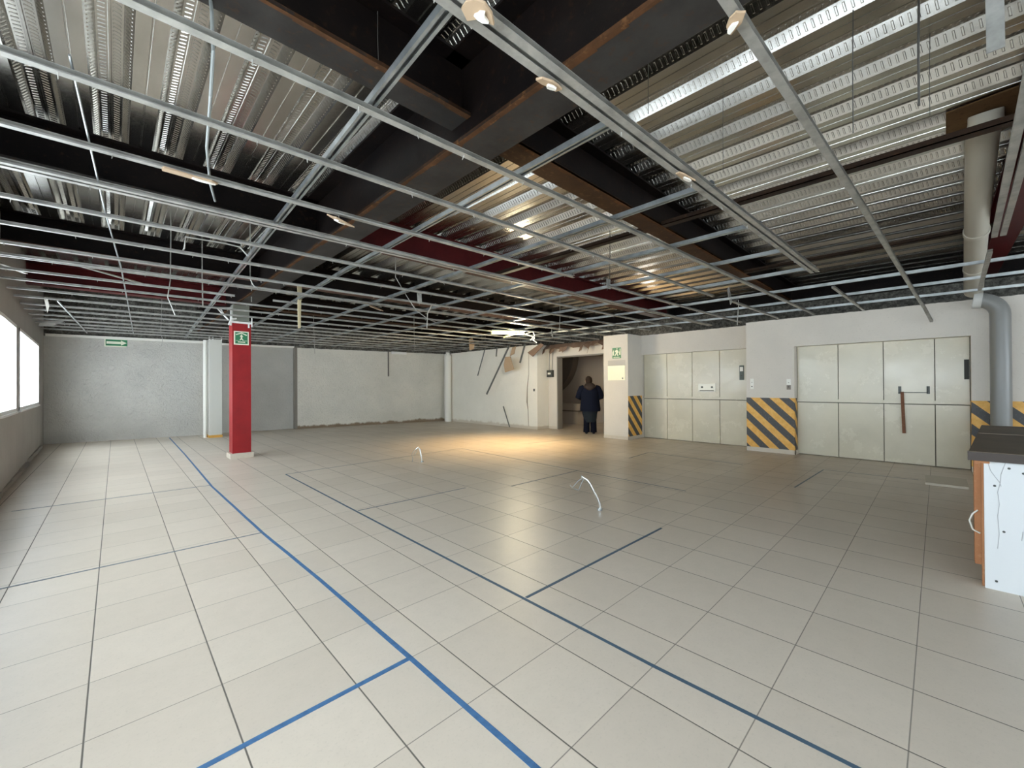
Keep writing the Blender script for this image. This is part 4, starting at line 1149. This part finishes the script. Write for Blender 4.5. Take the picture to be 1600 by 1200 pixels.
for s_ in (-1, 1):
    b = MB(); b.tube([pc+L3(0.15*s_, 0.0, 1.345), pc+L3(0.215*s_, 0.0, 1.31), pc+L3(0.28*s_, 0.0, 1.2), pc+L3(0.33*s_, 0.02, 1.06), pc+L3(0.27*s_, 0.10, 1.04), pc+L3(0.19*s_, 0.215, 1.075)], [0.08, 0.105, 0.092, 0.083, 0.07, 0.052], 14)
    part(b, 'sleeve', m_navy, pr_, True)
loft([(0.01, 0, 0.34, 0.15, 0.13), (0.01, 0, 0.45, 0.185, 0.145), (0, 0, 0.58, 0.21, 0.155), (0, 0, 0.70, 0.235, 0.165), (0, 0, 0.86, 0.22, 0.16), (0, 0, 0.96, 0.19, 0.15)], mat('dark_grey_sweater_hem', (0.016, 0.021, 0.027), 0.95, 0, 0.1), 'long_tunic', pr_)
for s_ in (-1, 1):
    b = MB(); b.tube([pc+L3(0.085*s_, 0, 0.84), pc+L3(0.085*s_, 0, 0.70), pc+L3(0.092*s_, 0.015, 0.46), pc+L3(0.098*s_, -0.01, 0.22), pc+L3(0.10*s_, -0.02, 0.05)], [0.115, 0.112, 0.092, 0.088, 0.095], 16)
    part(b, 'trouser_leg', m_trou, pr_, True)
    b = MB(); b.tube([pc+L3(0.10*s_, -0.085, 0.035), pc+L3(0.102*s_, -0.05, 0.045), pc+L3(0.11*s_, 0.06, 0.045), pc+L3(0.118*s_, 0.16, 0.032), pc+L3(0.12*s_, 0.19, 0.025)], [0.02, 0.042, 0.045, 0.038, 0.015], 12)
    part(b, 'shoe', m_shoe, pr_, True)
loft([(0, -0.165, 1.26, 0.03, 0.03), (0, -0.165, 1.30, 0.11, 0.05), (0, -0.12, 1.355, 0.175, 0.085), (0, -0.04, 1.41, 0.155, 0.12), (-0.01, 0.02, 1.455, 0.11, 0.10), (-0.01, 0.05, 1.475, 0.07, 0.07)], m_hood, 'hood', pr_)
loft([(-0.02, 0.05, 1.45, 0.075, 0.07), (-0.025, 0.065, 1.50, 0.092, 0.085), (-0.03, 0.08, 1.565, 0.098, 0.095), (-0.03, 0.09, 1.62, 0.085, 0.088), (-0.03, 0.095, 1.66, 0.045, 0.05), (-0.03, 0.10, 1.67, 0.01, 0.01)], m_hair, 'hair', pr_)
for s_ in (-1, 1):
    b = MB(); b.tube([pc+L3(-0.03+0.082*s_, 0.115, 1.50), pc+L3(-0.03+0.098*s_, 0.105, 1.53), pc+L3(-0.03+0.09*s_, 0.11, 1.555)], [0.010, 0.016, 0.010], 8); part(b, 'ear', m_skin, pr_, True)
    b = MB(); b.tube([pc+L3(-0.03+0.03*s_, 0.188, 1.545), pc+L3(-0.03+0.03*s_, 0.20, 1.545)], 0.010, 8); part(b, 'eye', m_white, pr_, True)
b = MB(); b.tube([pc+L3(-0.055, 0.185, 1.485), pc+L3(-0.01, 0.185, 1.485)], 0.006, 6); part(b, 'mouth', mat('lips', (.35, .12, .1), .5), pr_, True)
